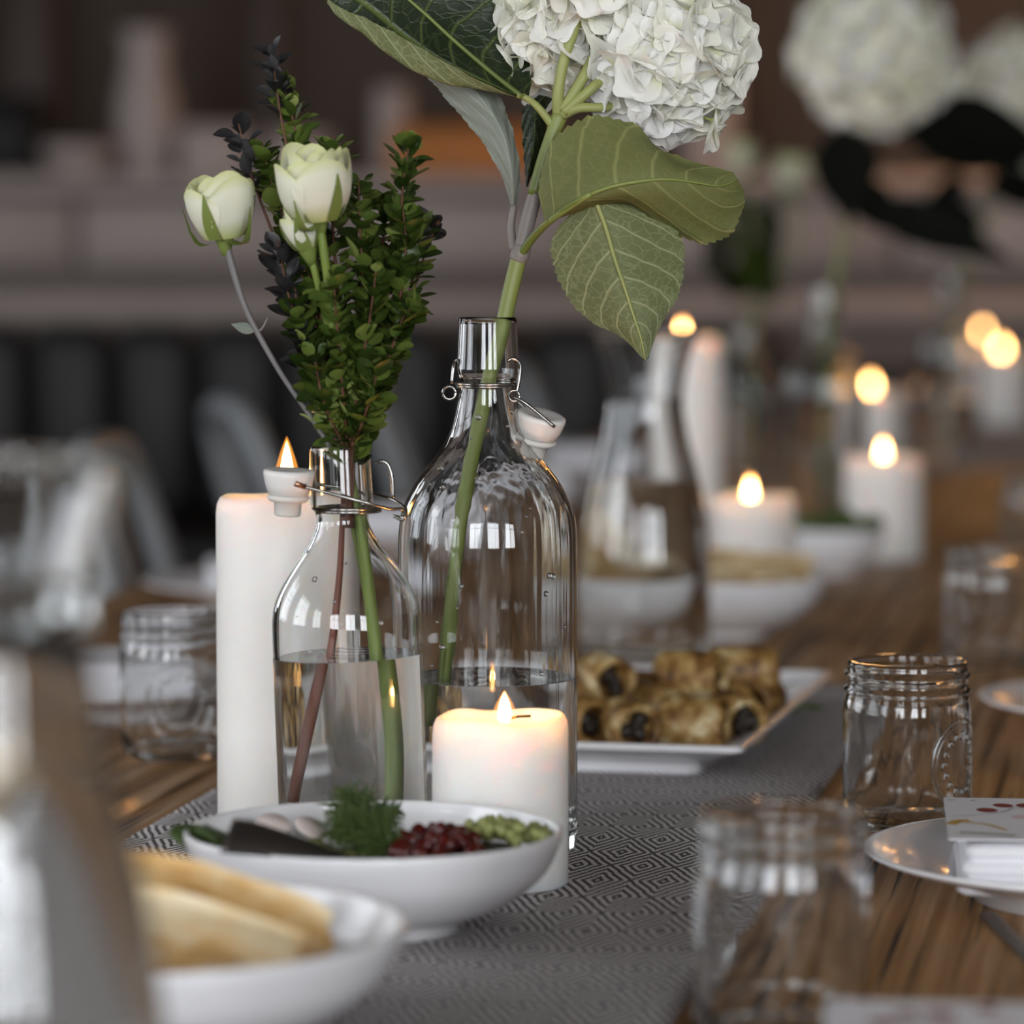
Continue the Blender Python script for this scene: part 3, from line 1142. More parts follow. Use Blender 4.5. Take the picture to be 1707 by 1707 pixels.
def napkin_vf(hw, hd, h, seed):
    def jig(p):
        return Vector((p.x * (1 + 0.03 * mnoise.noise(Vector((p.z * 160, seed, p.y * 20)))), p.y * (1 + 0.03 * mnoise.noise(Vector((p.z * 160, seed + 5, p.x * 20)))), p.z + 0.0022 * mnoise.noise(Vector((p.x * 24 + seed, p.y * 24, p.z * 40)))))
    lev, n = [], 3
    for k in range(n):
        z0, z1 = h * k / n, h * (k + 1) / n
        a = 0.0018 * k
        lev += [(z0 + 0.0004, hw - 0.0025 - a, hd - 0.0025 - a, 0.006), (z0 + (z1 - z0) * 0.3, hw - a, hd - a, 0.007), (z0 + (z1 - z0) * 0.7, hw - a, hd - a, 0.007), (z1 - 0.0003, hw - 0.0025 - a, hd - 0.0025 - a, 0.006)]
    lev.append((h + 0.0002, hw * 0.8, hd * 0.8, 0.005))
    return rloft(lev, 6, jig=jig)


plate_me = mesh_data('dinner_plate', *dish_vf(0.13, 0.073, 0.026), [M['ceramic']])
nap_me = mesh_data('folded_napkin', *napkin_vf(0.078, 0.070, 0.026, 1.0), [M['linen']])


def dinner_plate(p, label, z=TZ + 0.0006):
    o = put('dinner_plate', plate_me, loc=(p[0], p[1], z))
    return tag(o, label, 'plate', 'white dinner plates along the table')


def napkin(p, rz, label, z=TZ + 0.0115, sc=(1, 1, 1)):
    o = put('folded_napkin', nap_me, loc=(p[0], p[1], z), rot=(0, 0, rz), scale=sc)
    return tag(o, label, 'napkin', 'folded napkins on the plates')


RP = [(0.197, 1.27), (0.313, 1.866), (0.457, 2.515)]
dinner_plate(RP[0], 'white plate at the bottom edge of the photo under a blurred card')
dinner_plate(RP[1], 'white raised plate holding a napkin and card next to the sharp mason jar')
dinner_plate(RP[2], 'white plate cut by the frame beyond the sharp mason jar, nothing on it')
napkin((RP[0][0] + 0.003, RP[0][1] + 0.045), -0.12, 'white folded napkin under the blurred card at the bottom edge', sc=(1, 1.05, 1.15))
napkin((RP[1][0] - 0.003, RP[1][1] - 0.004), -0.10, 'white folded napkin under the berry print card', sc=(1.02, 1.0, 1.05))
LP = [(-0.300, 2.63), (-0.222, 3.44), (-0.106, 4.08), (0.010, 4.72), (0.127, 5.36)]
wh = ['behind the sharp jar at the far table edge', 'peeking out left of the tall candle', 'seen between the two swing-top bottles', 'past the tall bottle shoulder', 'farthest one along the black chairs']
for i, p in enumerate(LP):
    dinner_plate(p, 'blurred white plate ' + ['behind the half hidden mason jar', 'peeking out beside the tall pillar candle', 'seen between the two swing-top bottles', 'beside the white stopper of the tall bottle', 'farthest of those on the chair side'][i])
    napkin(p, 0.2 - 0.1 * i, 'blurred white napkin ' + ['behind the half hidden mason jar', 'beside the tall pillar candle', 'between the two swing-top bottles', 'beside the white stopper of the tall bottle', 'farthest on the chair side'][i], sc=(0.9, 0.9, 1.5 if i > 1 else 1.2))


def card(p, z, rz, label, seed):
    t = thing('menu_card', label, 'card', (p[0], p[1], z), rz)
    hw, hd = 0.085, 0.070
    obj('paper', *rloft([(0, hw, hd, 0.001), (0.0007, hw, hd, 0.001)], 2), M['card'], t, smooth=False)

    def ell(cx, cy, a, b, rot=0.0, n=18):
        V = [Vector((cx + a * math.cos(q) * math.cos(rot) - b * math.sin(q) * math.sin(rot), cy + a * math.cos(q) * math.sin(rot) + b * math.sin(q) * math.cos(rot), 0.0009)) for q in [2 * PI * i / n for i in range(n)]]
        return V, [tuple(range(n))]
    z_ = 0.0009

    def stroke(pts, w):
        pts = catmull([Vector((x, y, z_)) for x, y in pts], 12)
        V, F = [], []
        for i, q in enumerate(pts):
            d = (pts[min(i + 1, 11)] - pts[max(i - 1, 0)]).normalized()
            nn = Vector((-d.y, d.x, 0)) * w / 2
            V += [q - nn, q + nn]
        return V, [(2 * i, 2 * i + 2, 2 * i + 3, 2 * i + 1) for i in range(11)]
    red = [ell(-hw + 0.022, 0.026, 0.0055, 0.0075, 0.2), ell(-hw + 0.031, 0.043, 0.0052, 0.007, 0.3), ell(-hw + 0.044, 0.044, 0.0062, 0.0078), ell(-hw + 0.062, 0.058, 0.0045, 0.006)]
    for q_ in red:
        obj('berry_print', *q_, M['print_red'], t, smooth=False)
    pk = [ell(-hw + 0.047, 0.018, 0.006, 0.007), ell(-hw + 0.040, 0.004, 0.006, 0.0065), ell(-hw + 0.066, 0.030, 0.005, 0.006)]
    for q_ in pk:
        obj('pale_berry_print', *q_, M['print_pink'], t, smooth=False)
    gd = [stroke([(-hw + 0.002, -0.024), (-hw + 0.006, -0.012), (-hw + 0.012, -0.010)], 0.006), stroke([(-hw + 0.006, -0.014), (-hw + 0.020, -0.022), (-hw + 0.030, -0.040)], 0.0028)]
    for q_ in gd:
        obj('gold_leaf_print', *q_, M['print_gold'], t, smooth=False)
    gr = [stroke([(-hw + 0.004, 0.002), (-hw + 0.018, 0.010), (-hw + 0.030, 0.020), (-hw + 0.036, 0.036)], 0.0009), stroke([(-hw + 0.036, 0.036), (-hw + 0.050, 0.034)], 0.0008),
          stroke([(-hw + 0.006, -0.050), (-hw + 0.022, -0.053), (-hw + 0.034, -0.058)], 0.005), stroke([(-hw + 0.002, 0.060), (-hw + 0.006, 0.060)], 0.002), stroke([(-hw + 0.014, 0.058), (-hw + 0.017, 0.061)], 0.002)]
    for q_ in gr:
        obj('green_leaf_print', *q_, M['print_green'], t, smooth=False)
    # one line of lettering running away from the viewer, too blurred to read
    x0, let = -hw + 0.053, []
    for k in range(6):
        y0 = -0.040 + 0.0075 * k
        let += [stroke([(x0, y0), (x0 - 0.008, y0 + 0.0004)], 0.0016), stroke([(x0 - 0.008, y0), (x0 - 0.0085, y0 + 0.003), (x0 - 0.006, y0 + 0.005)], 0.0014)]
        if k % 2:
            let.append(stroke([(x0, y0 + 0.004), (x0 - 0.007, y0 + 0.0045)], 0.0014))
    lt = obj('lettering', *join(*let), M['print_grey'], t, smooth=False)
    lt['kind'] = 'stuff'
    return t


card((RP[1][0] - 0.002, RP[1][1] + 0.002), TZ + 0.0115 + 0.0292, -0.10, 'white card with dark red berries and grey lettering lying on a napkin', 1)
card((RP[0][0] + 0.003, RP[0][1] + 0.050), TZ + 0.0115 + 0.0325, -0.10, 'blurred white printed card at the bottom edge of the photo', 2)

# fork beside the napkin plate
fk = thing('table_fork', 'steel fork with its handle end under the raised plate rim', 'fork', (0.2425, 1.745, TZ + 0.0006), 0.05)
obj('handle', *rloft([(0.0, 0.0035, 0.068, 0.003), (0.0008, 0.0045, 0.069, 0.004), (0.0022, 0.0045, 0.069, 0.004), (0.0030, 0.0032, 0.067, 0.003)], 4, 0.001, 0.0), M['cutlery'], fk)
obj('neck', *tube([(0.001, -0.067, 0.0016), (0.001, -0.085, 0.004), (0.001, -0.105, 0.003)], [0.0028, 0.0020, 0.004], 8, 10), M['cutlery'], fk)
for k in range(4):
    obj('tine', *tube([(0.001 + (k - 1.5) * 0.0048, -0.104, 0.003), (0.001 + (k - 1.5) * 0.0055, -0.125, 0.0014), (0.001 + (k - 1.5) * 0.0055, -0.150, 0.004)], [0.0016, 0.0013, 0.0006], 6, 10), M['cutlery'], fk)

# ------------------------------------------------------------------ pastry platter
c1, c2 = Vector((0.1447, 2.262, 0)), Vector((0.238, 2.68, 0))
edge = (c2 - c1)
plen = edge.length
pdir = edge.normalized()
pside = Vector((-pdir.y, pdir.x, 0))
pwid = 0.30
pc = c1 + pdir * plen / 2 + pside * pwid / 2
prot = math.atan2(pdir.y, pdir.x) - PI / 2
hx, hy = pwid / 2, plen / 2
plat = obj('pastry_platter', *rloft([(0.0, hx - 0.040, hy - 0.040, 0.012), (0.0, hx - 0.034, hy - 0.034, 0.012), (0.006, hx - 0.034, hy - 0.034, 0.012), (0.0075, hx - 0.030, hy - 0.030, 0.012), (0.017, hx - 0.006, hy - 0.006, 0.008), (0.0195, hx, hy, 0.006), (0.0225, hx, hy, 0.006),
                                     (0.0232, hx - 0.001, hy - 0.001, 0.006), (0.0232, hx - 0.004, hy - 0.004, 0.006), (0.0195, hx - 0.010, hy - 0.010, 0.008), (0.0105, hx - 0.034, hy - 0.034, 0.012), (0.0095, hx - 0.040, hy - 0.040, 0.012)], 5), M['ceramic'],
           loc=(pc.x, pc.y, CLOTH), rot=(0, 0, prot), smooth=False)
tag(plat, 'white rectangular platter of golden pastry rolls on the runner', 'platter')


def roll_meshes(seed):
    r, ln = 0.0165, 0.046
    rr = random.Random(seed)
    prof = [(0.004, -ln / 2 + 0.010), (r * 0.62, -ln / 2 + 0.009), (r * 0.70, -ln / 2 + 0.001), (r * 0.86, -ln / 2), (r * 0.99, -ln / 2 + 0.004), (r * 1.03, -ln / 4), (r, 0), (r * 1.03, ln / 4), (r * 0.99, ln / 2 - 0.004), (r * 0.86, ln / 2), (r * 0.70, ln / 2 - 0.001), (r * 0.62, ln / 2 - 0.009), (0.004, ln / 2 - 0.010)]

    def wob(a, q, z):
        step = 0.0022 if a < 1.2 else 0.0
        k = 1 + 0.10 * mnoise.noise(Vector((math.cos(a) * 1.5 + seed, math.sin(a) * 1.5, z * 40)))
        return q * k + (step if q > r * 0.8 else 0) * (1 - a / 1.2 if a < 1.2 else 0), z + 0.0015 * mnoise.noise(Vector((math.cos(a) * 2, math.sin(a) * 2 + seed, 3)))
    shell = mesh_data('pastry_shell', *lathe(prof, 30, wob), [M['pastry']])
    fill = []
    for e in (-1, 1):
        lumps = []
        for k in range(7):
            a, q = rr.uniform(0, 2 * PI), rr.uniform(0.0, r * 0.42)
            lumps.append(moved(blob(rr.uniform(0.0045, 0.0062), seed * 10 + k + e, 0.5, 1.5, 8, 6), Matrix.Translation((q * math.cos(a), q * math.sin(a), e * (ln / 2 - 0.0075)))))
        fill.append(mesh_data('filling', *join(*lumps), [M['filling']]))
    fold = mesh_data('outer_flake', *tube([(r * 1.02 * math.cos(0.1 + 0.02 * i), r * 1.02 * math.sin(0.1 + 0.02 * i), -ln * 0.44 + ln * 0.88 * i / 10) for i in range(11)], [0.0008, 0.002, 0.0008], 6), [M['pastry']])
    return shell, fill, fold


RMS = [roll_meshes(s) for s in (1, 2, 3, 4)]
rolls = [(1050, 2.345, 0.0262, 12, 'front roll showing its dark filling, second from the tall bottle'), (1155, 2.345, 0.0262, 78, 'pale golden roll lying sideways in the front of the platter'), (1224, 2.385, 0.0255, 20, 'dark open ended roll at the front right of the platter'),
         (965, 2.375, 0.0262, 30, 'front roll half behind the tall bottle'), (992, 2.445, 0.0265, 65, 'roll in the second row next to the tall bottle'), (1095, 2.430, 0.0265, 35, 'roll in the second row behind the filled front roll'),
         (1192, 2.445, 0.0265, 110, 'roll in the second row behind the pale sideways roll'), (1262, 2.475, 0.0262, 160, 'roll closest to the platter side edge'), (1150, 2.435, 0.0470, 70, 'dark roll on top in the middle of the pile'),
         (1010, 2.430, 0.0470, 15, 'roll on top of the pile nearest the tall bottle'), (1240, 2.475, 0.0470, 95, 'golden roll on top at the pile right end'), (1090, 2.510, 0.0262, 60, 'back row roll between the two top ones'), (1190, 2.530, 0.0262, 40, 'back row roll at the far side of the pile')]
for i, (px, Y, h, yaw, lab) in enumerate(rolls):
    sh, fi, fo = RMS[i % 4]
    t = thing('pastry_roll', lab, 'pastry', (at(px, 1190, Y).x, Y, CLOTH + h), 0, 'golden pastry rolls piled on the platter')
    t.rotation_euler = Matrix.Rotation(math.radians(yaw), 3, 'Z').to_4x4().to_3x3().to_euler()
    t.rotation_euler = (Matrix.Rotation(math.radians(yaw), 3, 'Z') @ Matrix.Rotation(PI / 2, 3, 'X') @ Matrix.Rotation(i * 1.7, 3, 'Z')).to_euler()
    put('pastry_shell', sh, t)
    for f_ in fi:
        put('filling', f_, t)
    put('outer_flake', fo, t)
hv, hf = [], []
parts = []
rr = random.Random(8)
for k in range(12):
    p = Vector((at(1335, 1190, 2.52).x + rr.uniform(-0.02, 0.012), 2.52 + rr.uniform(-0.03, 0.03), CLOTH + 0.015 + rr.uniform(0, 0.006)))
    parts.append(moved(blob(0.007, k, 0.4, 1.2, 8, 5, (1, 0.6, 0.25)), Matrix.Translation(p) @ Matrix.Rotation(rr.uniform(0, 6), 4, 'Z')))
tag(obj('herb_garnish', *join(*parts), M['dill']), 'green herb garnish on the platter beside the rolls', 'garnish', kind='stuff')


# ------------------------------------------------------------------ crackers
def cracker_vf(w, d, bend, seed, th=0.0028):
    nr, nc = 9, 7
    V = []
    for layer in (0, 1):
        for i in range(nr):
            for j in range(nc):
                x, y = (i / (nr - 1) - 0.5) * w, (j / (nc - 1) - 0.5) * d
                ex = 1 + 0.10 * mnoise.noise(Vector((y * 60, seed, 0)))
                ey = 1 + 0.10 * mnoise.noise(Vector((x * 60, seed + 9, 0)))
                z = bend * (x / w) ** 2 * 4 + 0.003 * mnoise.noise(Vector((x * 40, y * 40, seed))) + layer * th
                V.append(Vector((x * ex, y * ey, z)))
    g = grid_faces(nr, nc)
    n = nr * nc
    F = [tuple(reversed(f)) for f in g] + [tuple(i + n for i in f) for f in g]
    ring = list(range(nc)) + [i * nc + nc - 1 for i in range(1, nr)] + [(nr - 1) * nc + j for j in range(nc - 2, -1, -1)] + [i * nc for i in range(nr - 2, 0, -1)]
    for a, b in zip(ring, ring[1:] + ring[:1]):
        F.append((b, a, a + n, b + n))
    return V, F


CMS = [mesh_data('cracker_sheet', *cracker_vf(0.098, 0.062, -0.006, s), [M['cracker']]) for s in (1, 2, 3)]


def crackers(cx, cy, z, spec, where, group):
    for i, (dx, dy, dz, tilt, roll, yaw, lab) in enumerate(spec):
        o = put('cracker', CMS[i % 3], loc=(cx + dx, cy + dy, z + dz))
        o.rotation_euler = (Matrix.Rotation(math.radians(yaw), 3, 'Z') @ Matrix.Rotation(math.radians(tilt), 3, 'X') @ Matrix.Rotation(math.radians(roll), 3, 'Y')).to_euler()
        tag(o, lab + where, 'cracker', group)


crackers(NBX, NBY, CLOTH, [(0.008, -0.040, 0.046, 15, 7, 8, 'front cracker leaning on the rim of '), (0.018, -0.018, 0.049, 22, 13, -6, 'second cracker from the front in '), (0.000, 0.000, 0.055, 27, 17, 10, 'pale middle cracker in '),
                           (0.032, 0.014, 0.053, 26, 20, -4, 'cracker behind the pale one in '), (-0.008, 0.034, 0.058, 22, 22, 10, 'rearmost cracker rising highest in '), (-0.052, -0.022, 0.046, 22, 22, -10, 'cracker behind the carafe in ')],
         'the nearest cracker bowl', 'crackers in the nearest bowl')
crackers(FBX, FBY, WOOD, [(0.010, -0.040, 0.052, 14, 2, 4, 'front flat cracker in '), (-0.030, -0.012, 0.056, 12, 6, 20, 'cracker behind the carafe glass in '), (0.036, -0.004, 0.060, 16, -6, -10, 'cracker under the candle edge in '), (0.000, 0.026, 0.064, 14, 4, 0, 'rear cracker in ')],
         'the far cracker bowl', 'crackers in the far bowl')


# ------------------------------------------------------------------ salad
sz = CLOTH + 0.030
rr = random.Random(21)
parts = []
for k in range(70):
    a, q = rr.uniform(0, 2 * PI), 0.060 * math.sqrt(rr.random())
    parts.append(moved(blob(rr.uniform(0.006, 0.010), k, 0.5, 1.5, 8, 6, (1, 0.8, 0.6)), Matrix.Translation((SBX + q * math.cos(a), SBY + q * math.sin(a), sz + rr.uniform(-0.004, 0.006)))))
for px, py, w in ((880, 1388, 30), (840, 1380, 26), (905, 1395, 22), (800, 1378, 20)):
    for k in range(22):
        p = at(px + rr.uniform(-w, w), py + rr.uniform(-10, 14), SBY + rr.uniform(0.0, 0.03))
        parts.append(moved(blob(rr.uniform(0.0018, 0.0042), k * 3, 0.6, 2.0, 8, 6), Matrix.Translation(p)))
tag(obj('salad_greens', *join(*parts), M['greens']), 'pale green chopped salad filling the white bowl', 'salad', kind='stuff')
parts = []
for k in range(26):
    a, q = rr.uniform(0, 2 * PI), 0.060 * math.sqrt(rr.random())
    parts.append(moved(blob(rr.uniform(0.005, 0.009), k, 0.5, 1.5, 8, 6, (1.3, 0.8, 0.5)), Matrix.Translation((SBX + q * math.cos(a), SBY + q * math.sin(a), sz + rr.uniform(0.002, 0.009)))))
tag(obj('soft_cheese', *join(*parts), M['cream']), 'crumbled white cheese among the salad greens', 'cheese', kind='stuff')
seed_me = mesh_data('pomegranate_seed', *blob(0.0041, 3, 0.25, 1.2, 10, 7, (1, 0.85, 1.15)), [M['pomegranate']])
for k in range(46):
    a = rr.uniform(0, 2 * PI)
    q = math.sqrt(rr.random())
    px, py = 735 + 74 * q * math.cos(a), 1410 + 24 * q * math.sin(a) - 24 * (1 - q)
    Yk = SBY - 0.02 - 0.030 * math.sin(a) * q * -1
    s_ = put('pomegranate_seed', seed_me, loc=at(px, py, SBY - 0.015 - 0.035 * math.sin(a) * q), rot=(rr.uniform(0, 6), rr.uniform(0, 6), rr.uniform(0, 6)), scale=rr.uniform(0.85, 1.2))
    tag(s_, 'dark red pomegranate seed heaped beside the dill in the salad bowl', 'pomegranate seed', 'pomegranate seeds in the salad bowl')


def dill_vf(base, tip, n, spread, seed):
    r = random.Random(seed)
    base, tip = Vector(base), Vector(tip)
    main = catmull([base, base.lerp(tip, 0.5) + Vector((0, 0, 0.003)), tip], 12)
    parts = [tube(main, [0.0009, 0.0004], 5)]
    ax = (tip - base).normalized()
    for i in range(n):
        f = 0.12 + 0.88 * i / n
        p = base.lerp(tip, f) + Vector((0, 0, 0.003 * math.sin(PI * f)))
        side = ax.orthogonal().normalized()
        side.rotate(Matrix.Rotation(i * 2.4 + r.uniform(-0.4, 0.4), 3, ax))
        d = (ax * 0.7 + side).normalized()
        q = p + d * spread * (1.1 - 0.7 * f) * r.uniform(0.7, 1.1)
        parts.append(tube([p, p.lerp(q, 0.6) + ax * 0.0006, q], [0.0005, 0.0003], 4, 5))
        for j in range(12):
            g = 0.2 + 0.8 * j / 12
            b = p.lerp(q, g)
            e = d.orthogonal().normalized()
            e.rotate(Matrix.Rotation(j * 2.1, 3, d))
            parts.append(tube([b, b + (d * 0.8 + e).normalized() * spread * 0.42 * r.uniform(0.6, 1.1)], [0.00050, 0.00025], 3, caps=False))
    return join(*parts)


for lab, b, e, n, s, sd in (('large dill sprig rising over the back rim of the salad bowl', (660, 1425, 1.785), (572, 1338, 1.80), 34, 0.021, 1), ('dense dill sprig lying between spoon and pomegranate', (690, 1425, 1.75), (560, 1380, 1.77), 40, 0.019, 2),
                            ('dill sprig pointing toward the small bottle water', (600, 1420, 1.80), (655, 1352, 1.82), 18, 0.014, 3)):
    o = obj('dill_sprig', *dill_vf(at(b[0], b[1], b[2]), at(e[0], e[1], e[2]), n, s, sd), M['dill'])
    tag(o, lab, 'dill')
for k, (px, py, Y, s, lab) in enumerate(((338, 1402, 1.765, 0.014, 'broad herb leaf hanging over the near left rim of the salad bowl'), (366, 1398, 1.755, 0.013, 'herb leaf beside the spoon handle in the salad bowl'))):
    o = obj('herb_leaf', *blob(s, k + 3, 0.4, 1.6, 14, 9, (1.2, 0.8, 0.25)), M['herb'], loc=at(px, py, Y), rot=(0.5, 0.3, k))
    tag(o, lab, 'herb leaf')
for k, (px, py, Y, lab) in enumerate(((455, 1374, 1.80, 'pink edged radish slice behind the spoon handle'), (520, 1380, 1.80, 'white radish slice beside the dill'))):
    o = obj('radish_slice', *lathe([(0, -0.001), (0.0085, -0.0008), (0.009, 0), (0.0085, 0.0008), (0, 0.001)], 24), M['radish'], loc=at(px, py, Y), rot=(0.45, 0.3 * k, 0.3))
    tag(o, lab, 'radish')
# serving spoon: broad handle over the near rim, bowl in the salad
spn = thing('serving_spoon', 'dark steel serving spoon with its broad handle over the salad bowl rim', 'spoon', at(480, 1400, 1.72))
oo = at(480, 1400, 1.72)
hp = catmull([at(378, 1393, 1.68) - oo, at(430, 1400, 1.69) - oo, at(520, 1420, 1.705) - oo, at(620, 1440, 1.725) - oo, at(790, 1424, 1.76) - oo], 18)
wid = [0.0145, 0.0140, 0.0105, 0.0055, 0.0045, 0.0050]
V, F = [], []
for i, p in enumerate(hp):
    f = i / 17 * 5
    k = min(int(f), 4)
    w = wid[k] + (wid[k + 1] - wid[k]) * (f - k)
    up = Vector((0.12, 0.55, 0.83)).normalized()
    ac = Vector((0.25, 0.72, -0.50 if False else 0.62)).normalized()
    nn = Vector((0.1, -0.62, 0.78))
    for a_, b_ in ((-1, 0), (-0.8, 1), (0.8, 1), (1, 0), (0.8, -1), (-0.8, -1)):
        V.append(p + ac * w * 0.75 * a_ + nn * 0.0011 * b_)
for i in range(17):
    for j in range(6):
        k = (j + 1) % 6
        F.append((i * 6 + j, i * 6 + k, (i + 1) * 6 + k, (i + 1) * 6 + j))
F += [tuple(reversed(range(6))), tuple(range(17 * 6, 18 * 6))]
obj('handle', V, F, M['cutlery'], spn)
V, F = lathe([(0, -0.0085), (0.010, -0.007), (0.018, -0.003), (0.0205, 0.0), (0.0198, 0.0004), (0.017, -0.002), (0.009, -0.006), (0, -0.0075)], 28)
obj('spoon_bowl', [Vector((v.x * 1.35, v.y, v.z)) for v in V], F, M['cutlery'], spn, loc=at(812, 1420, 1.765) - oo, rot=(0.15, 0.05, 0.1), )
spn.children[-1].scale = (0.8, 0.8, 0.8)
# ------------------------------------------------------------------ leaves
def leaf_loft(name, rows, mats, parent, org, nu=34, nvv=17, teeth=26, tooth=0.05, relief=0.0009, nveins=7.0, slope=0.26, vmap=None, face_cam=True):
    """loft of cross sections; mats = (side seen first, other side)"""
    k = len(rows[0])
    cols = [catmull([r[c] for r in rows], nu) for c in range(k)]
    top, uvs = [], []
    grid = []
    for i in range(nu):
        u = i / (nu - 1)
        cs = catmull([cols[c][i] for c in range(k)], 60)
        mid = cs[30] if vmap is None else cs[int(vmap * 59)]
        row = []
        for j in range(nvv):
            v = j / (nvv - 1)
            p = cs[int(round(v * 59))]
            d = abs(2 * v - 1)
            saw = (u * teeth) % 1.0
            sh = 1 - tooth * (1 - saw) * (d ** 6) * max(0, math.sin(PI * min(1, u * 1.02))) ** 0.3
            row.append((p, mid + (p - mid) * sh))
            uvs.append((u, v))
        grid.append(row)
    V = []
    for i in range(nu):
        for j in range(nvv):
            a = grid[min(i + 2, nu - 1)][j][0] - grid[max(i - 2, 0)][j][0]
            b = grid[i][min(j + 1, nvv - 1)][0] - grid[i][max(j - 1, 0)][0]
            n = a.cross(b)
            n = n.normalized() if n.length > 1e-12 else Vector((0, -1, 0))
            u, v = i / (nu - 1), j / (nvv - 1)
            d = abs(2 * v - 1)
            ph = ((u - slope * d ** 1.25) * nveins + 0.5) % 1.0
            puff = math.sin(PI * abs(ph - 0.5) * 2 * 0.5) - 0.5
            V.append((grid[i][j][1], n, puff * relief * (0.3 + d) * math.sin(PI * min(1, max(0, u)))))
    mid_n = V[(nu // 2) * nvv + nvv // 2][1]
    mid_p = V[(nu // 2) * nvv + nvv // 2][0]
    flip = mid_n.dot(Vector((0, 0, CAMZ)) - mid_p) < 0
    sgn = -1 if flip else 1
    P = [p - org - sgn * n * (q * 1.0) for p, n, q in V]
    th = 0.0006
    Q = [p - sgn * V[i][1] * th for i, p in enumerate(P)]
    g = grid_faces(nu, nvv)
    front = [tuple(reversed(f)) for f in g] if flip else g
    n0 = len(P)
    back = [tuple(reversed([i + n0 for i in f])) for f in front]
    return obj(name, P + Q, front + back, list(mats), parent, uv=uvs + uvs, mi=[0] * len(front) + [1] * len(back))


def rows_px(spec, Y):
    return [[at(x, y, Y + d) for x, y, d in r] for r in spec]


def free_leaf(name, base, d, side, L_, W, droop, mats, parent, org, cup=0.15):
    d, side = Vector(d).normalized(), Vector(side).normalized()
    rows = []
    for i in range(8):
        u = i / 7
        w = W * max(0.03, math.sin(PI * u ** 0.85)) * (1 - 0.25 * u)
        m = base + d * L_ * u - Vector((0, 0, droop * u * u))
        n = d.cross(side).normalized()
        rows.append([m - side * w + n * w * cup, m, m + side * w + n * w * cup])
    return leaf_loft(name, rows, mats, parent, org, nu=22, nvv=11, relief=0.001, tooth=0.0)


def petal_grid(ln, w, cup, wave, seed, nu=8, nv=7, u0=0.06):
    r = random.Random(seed)
    ph = r.uniform(0, 6)
    V, UV = [], []
    for i in range(nu):
        u = i / (nu - 1)
        ww = w * (0.16 + 0.84 * math.sin(PI * min(1, (u * 0.86 + 0.03)) ** 0.95) ** 0.8)
        if i == nu - 1:
            ww *= 0.72
        for j in range(nv):
            v = j / (nv - 1) * 2 - 1
            x = u0 * ln + ln * (u - 0.20 * v * v * u)
            y = ww * v
            z = cup * (v * v) * ww * 1.1 + ln * 0.22 * u * u - ln * 0.16 * u ** 4 + wave * math.sin(u * 5 + v * 3 + ph) * u
            V.append(Vector((x, y, z)))
            UV.append((u, v * 0.5 + 0.5))
    return V, grid_faces(nu, nv), UV


def floret_mesh(seed):
    r = random.Random(seed)
    V, F, UV, MI = [], [], [], []
    for q in range(4):
        v, f, uv = petal_grid(0.0185 * r.uniform(0.9, 1.1), 0.0118 * r.uniform(0.9, 1.08), r.uniform(0.1, 0.4), 0.0007, seed * 9 + q)
        Mx = Matrix.Rotation(q * PI / 2 + r.uniform(-0.1, 0.1), 4, 'Z') @ Matrix.Rotation(r.uniform(-0.25, 0.12), 4, 'Y') @ Matrix.Translation((0, 0, 0.0004 * (q % 2)))
        o = len(V)
        V += [Mx @ p for p in v]
        F += [tuple(i + o for i in t) for t in f]
        UV += uv
        MI += [0] * len(f)
    v, f = lathe([(0, -0.012), (0.0007, -0.012), (0.0008, -0.001), (0.0018, 0.0004), (0.0015, 0.0018), (0, 0.0022)], 8)
    o = len(V)
    V += v
    F += [tuple(i + o for i in t) for t in f]
    UV += [(0, 0)] * len(v)
    MI += [1] * len(f)
    return mesh_data('floret', V, F, [M['petal'], M['eye']], uv=UV, mi=MI)


FLORETS = [floret_mesh(s) for s in (1, 2, 3, 4, 5)]


def flower_head(root, org, clusters, seed, sc=1.0, keep=None):
    r = random.Random(seed)
    ga = PI * (3 - math.sqrt(5))
    for ci, (c, R, n) in enumerate(clusters):
        for i in range(n):
            z = 1 - 2 * (i + 0.5) / n
            q = math.sqrt(1 - z * z)
            a = ga * i + ci
            d = Vector((q * math.cos(a), q * math.sin(a), z))
            p = c + d * R * r.uniform(0.86, 1.0)
            if any(k != ci and (p - c2_).length < R2 * 0.84 for k, (c2_, R2, _) in enumerate(clusters)):
                continue
            if keep and not keep(p, d):
                continue
            dn = (d + Vector((r.uniform(-1, 1), r.uniform(-1, 1), r.uniform(-1, 1))) * 0.30).normalized()
            o = put('floret', r.choice(FLORETS), root, loc=p - org)
            o.rotation_euler = frame_to(dn, r.uniform(0, 6.3)).to_euler()
            o.scale = (sc * r.uniform(0.82, 1.14),) * 3


# ------------------------------------------------------------------ hero hydrangea
HY = BY
HO = Vector((BX, BY, CLOTH + 0.03))
hyd = thing('hydrangea', 'large white hydrangea on a green stem standing in the tall swing-top bottle', 'flower', HO, 0, 'white hydrangeas down the table')


def hp_(px, py, dy=0.0):
    return at(px, py, HY + dy)


def stem_part(name, pts, rad, mat, n=24, seg=12, parent=None, org=None):
    return obj(name, *tube([p - org for p in pts], rad, seg, n), mat, parent)


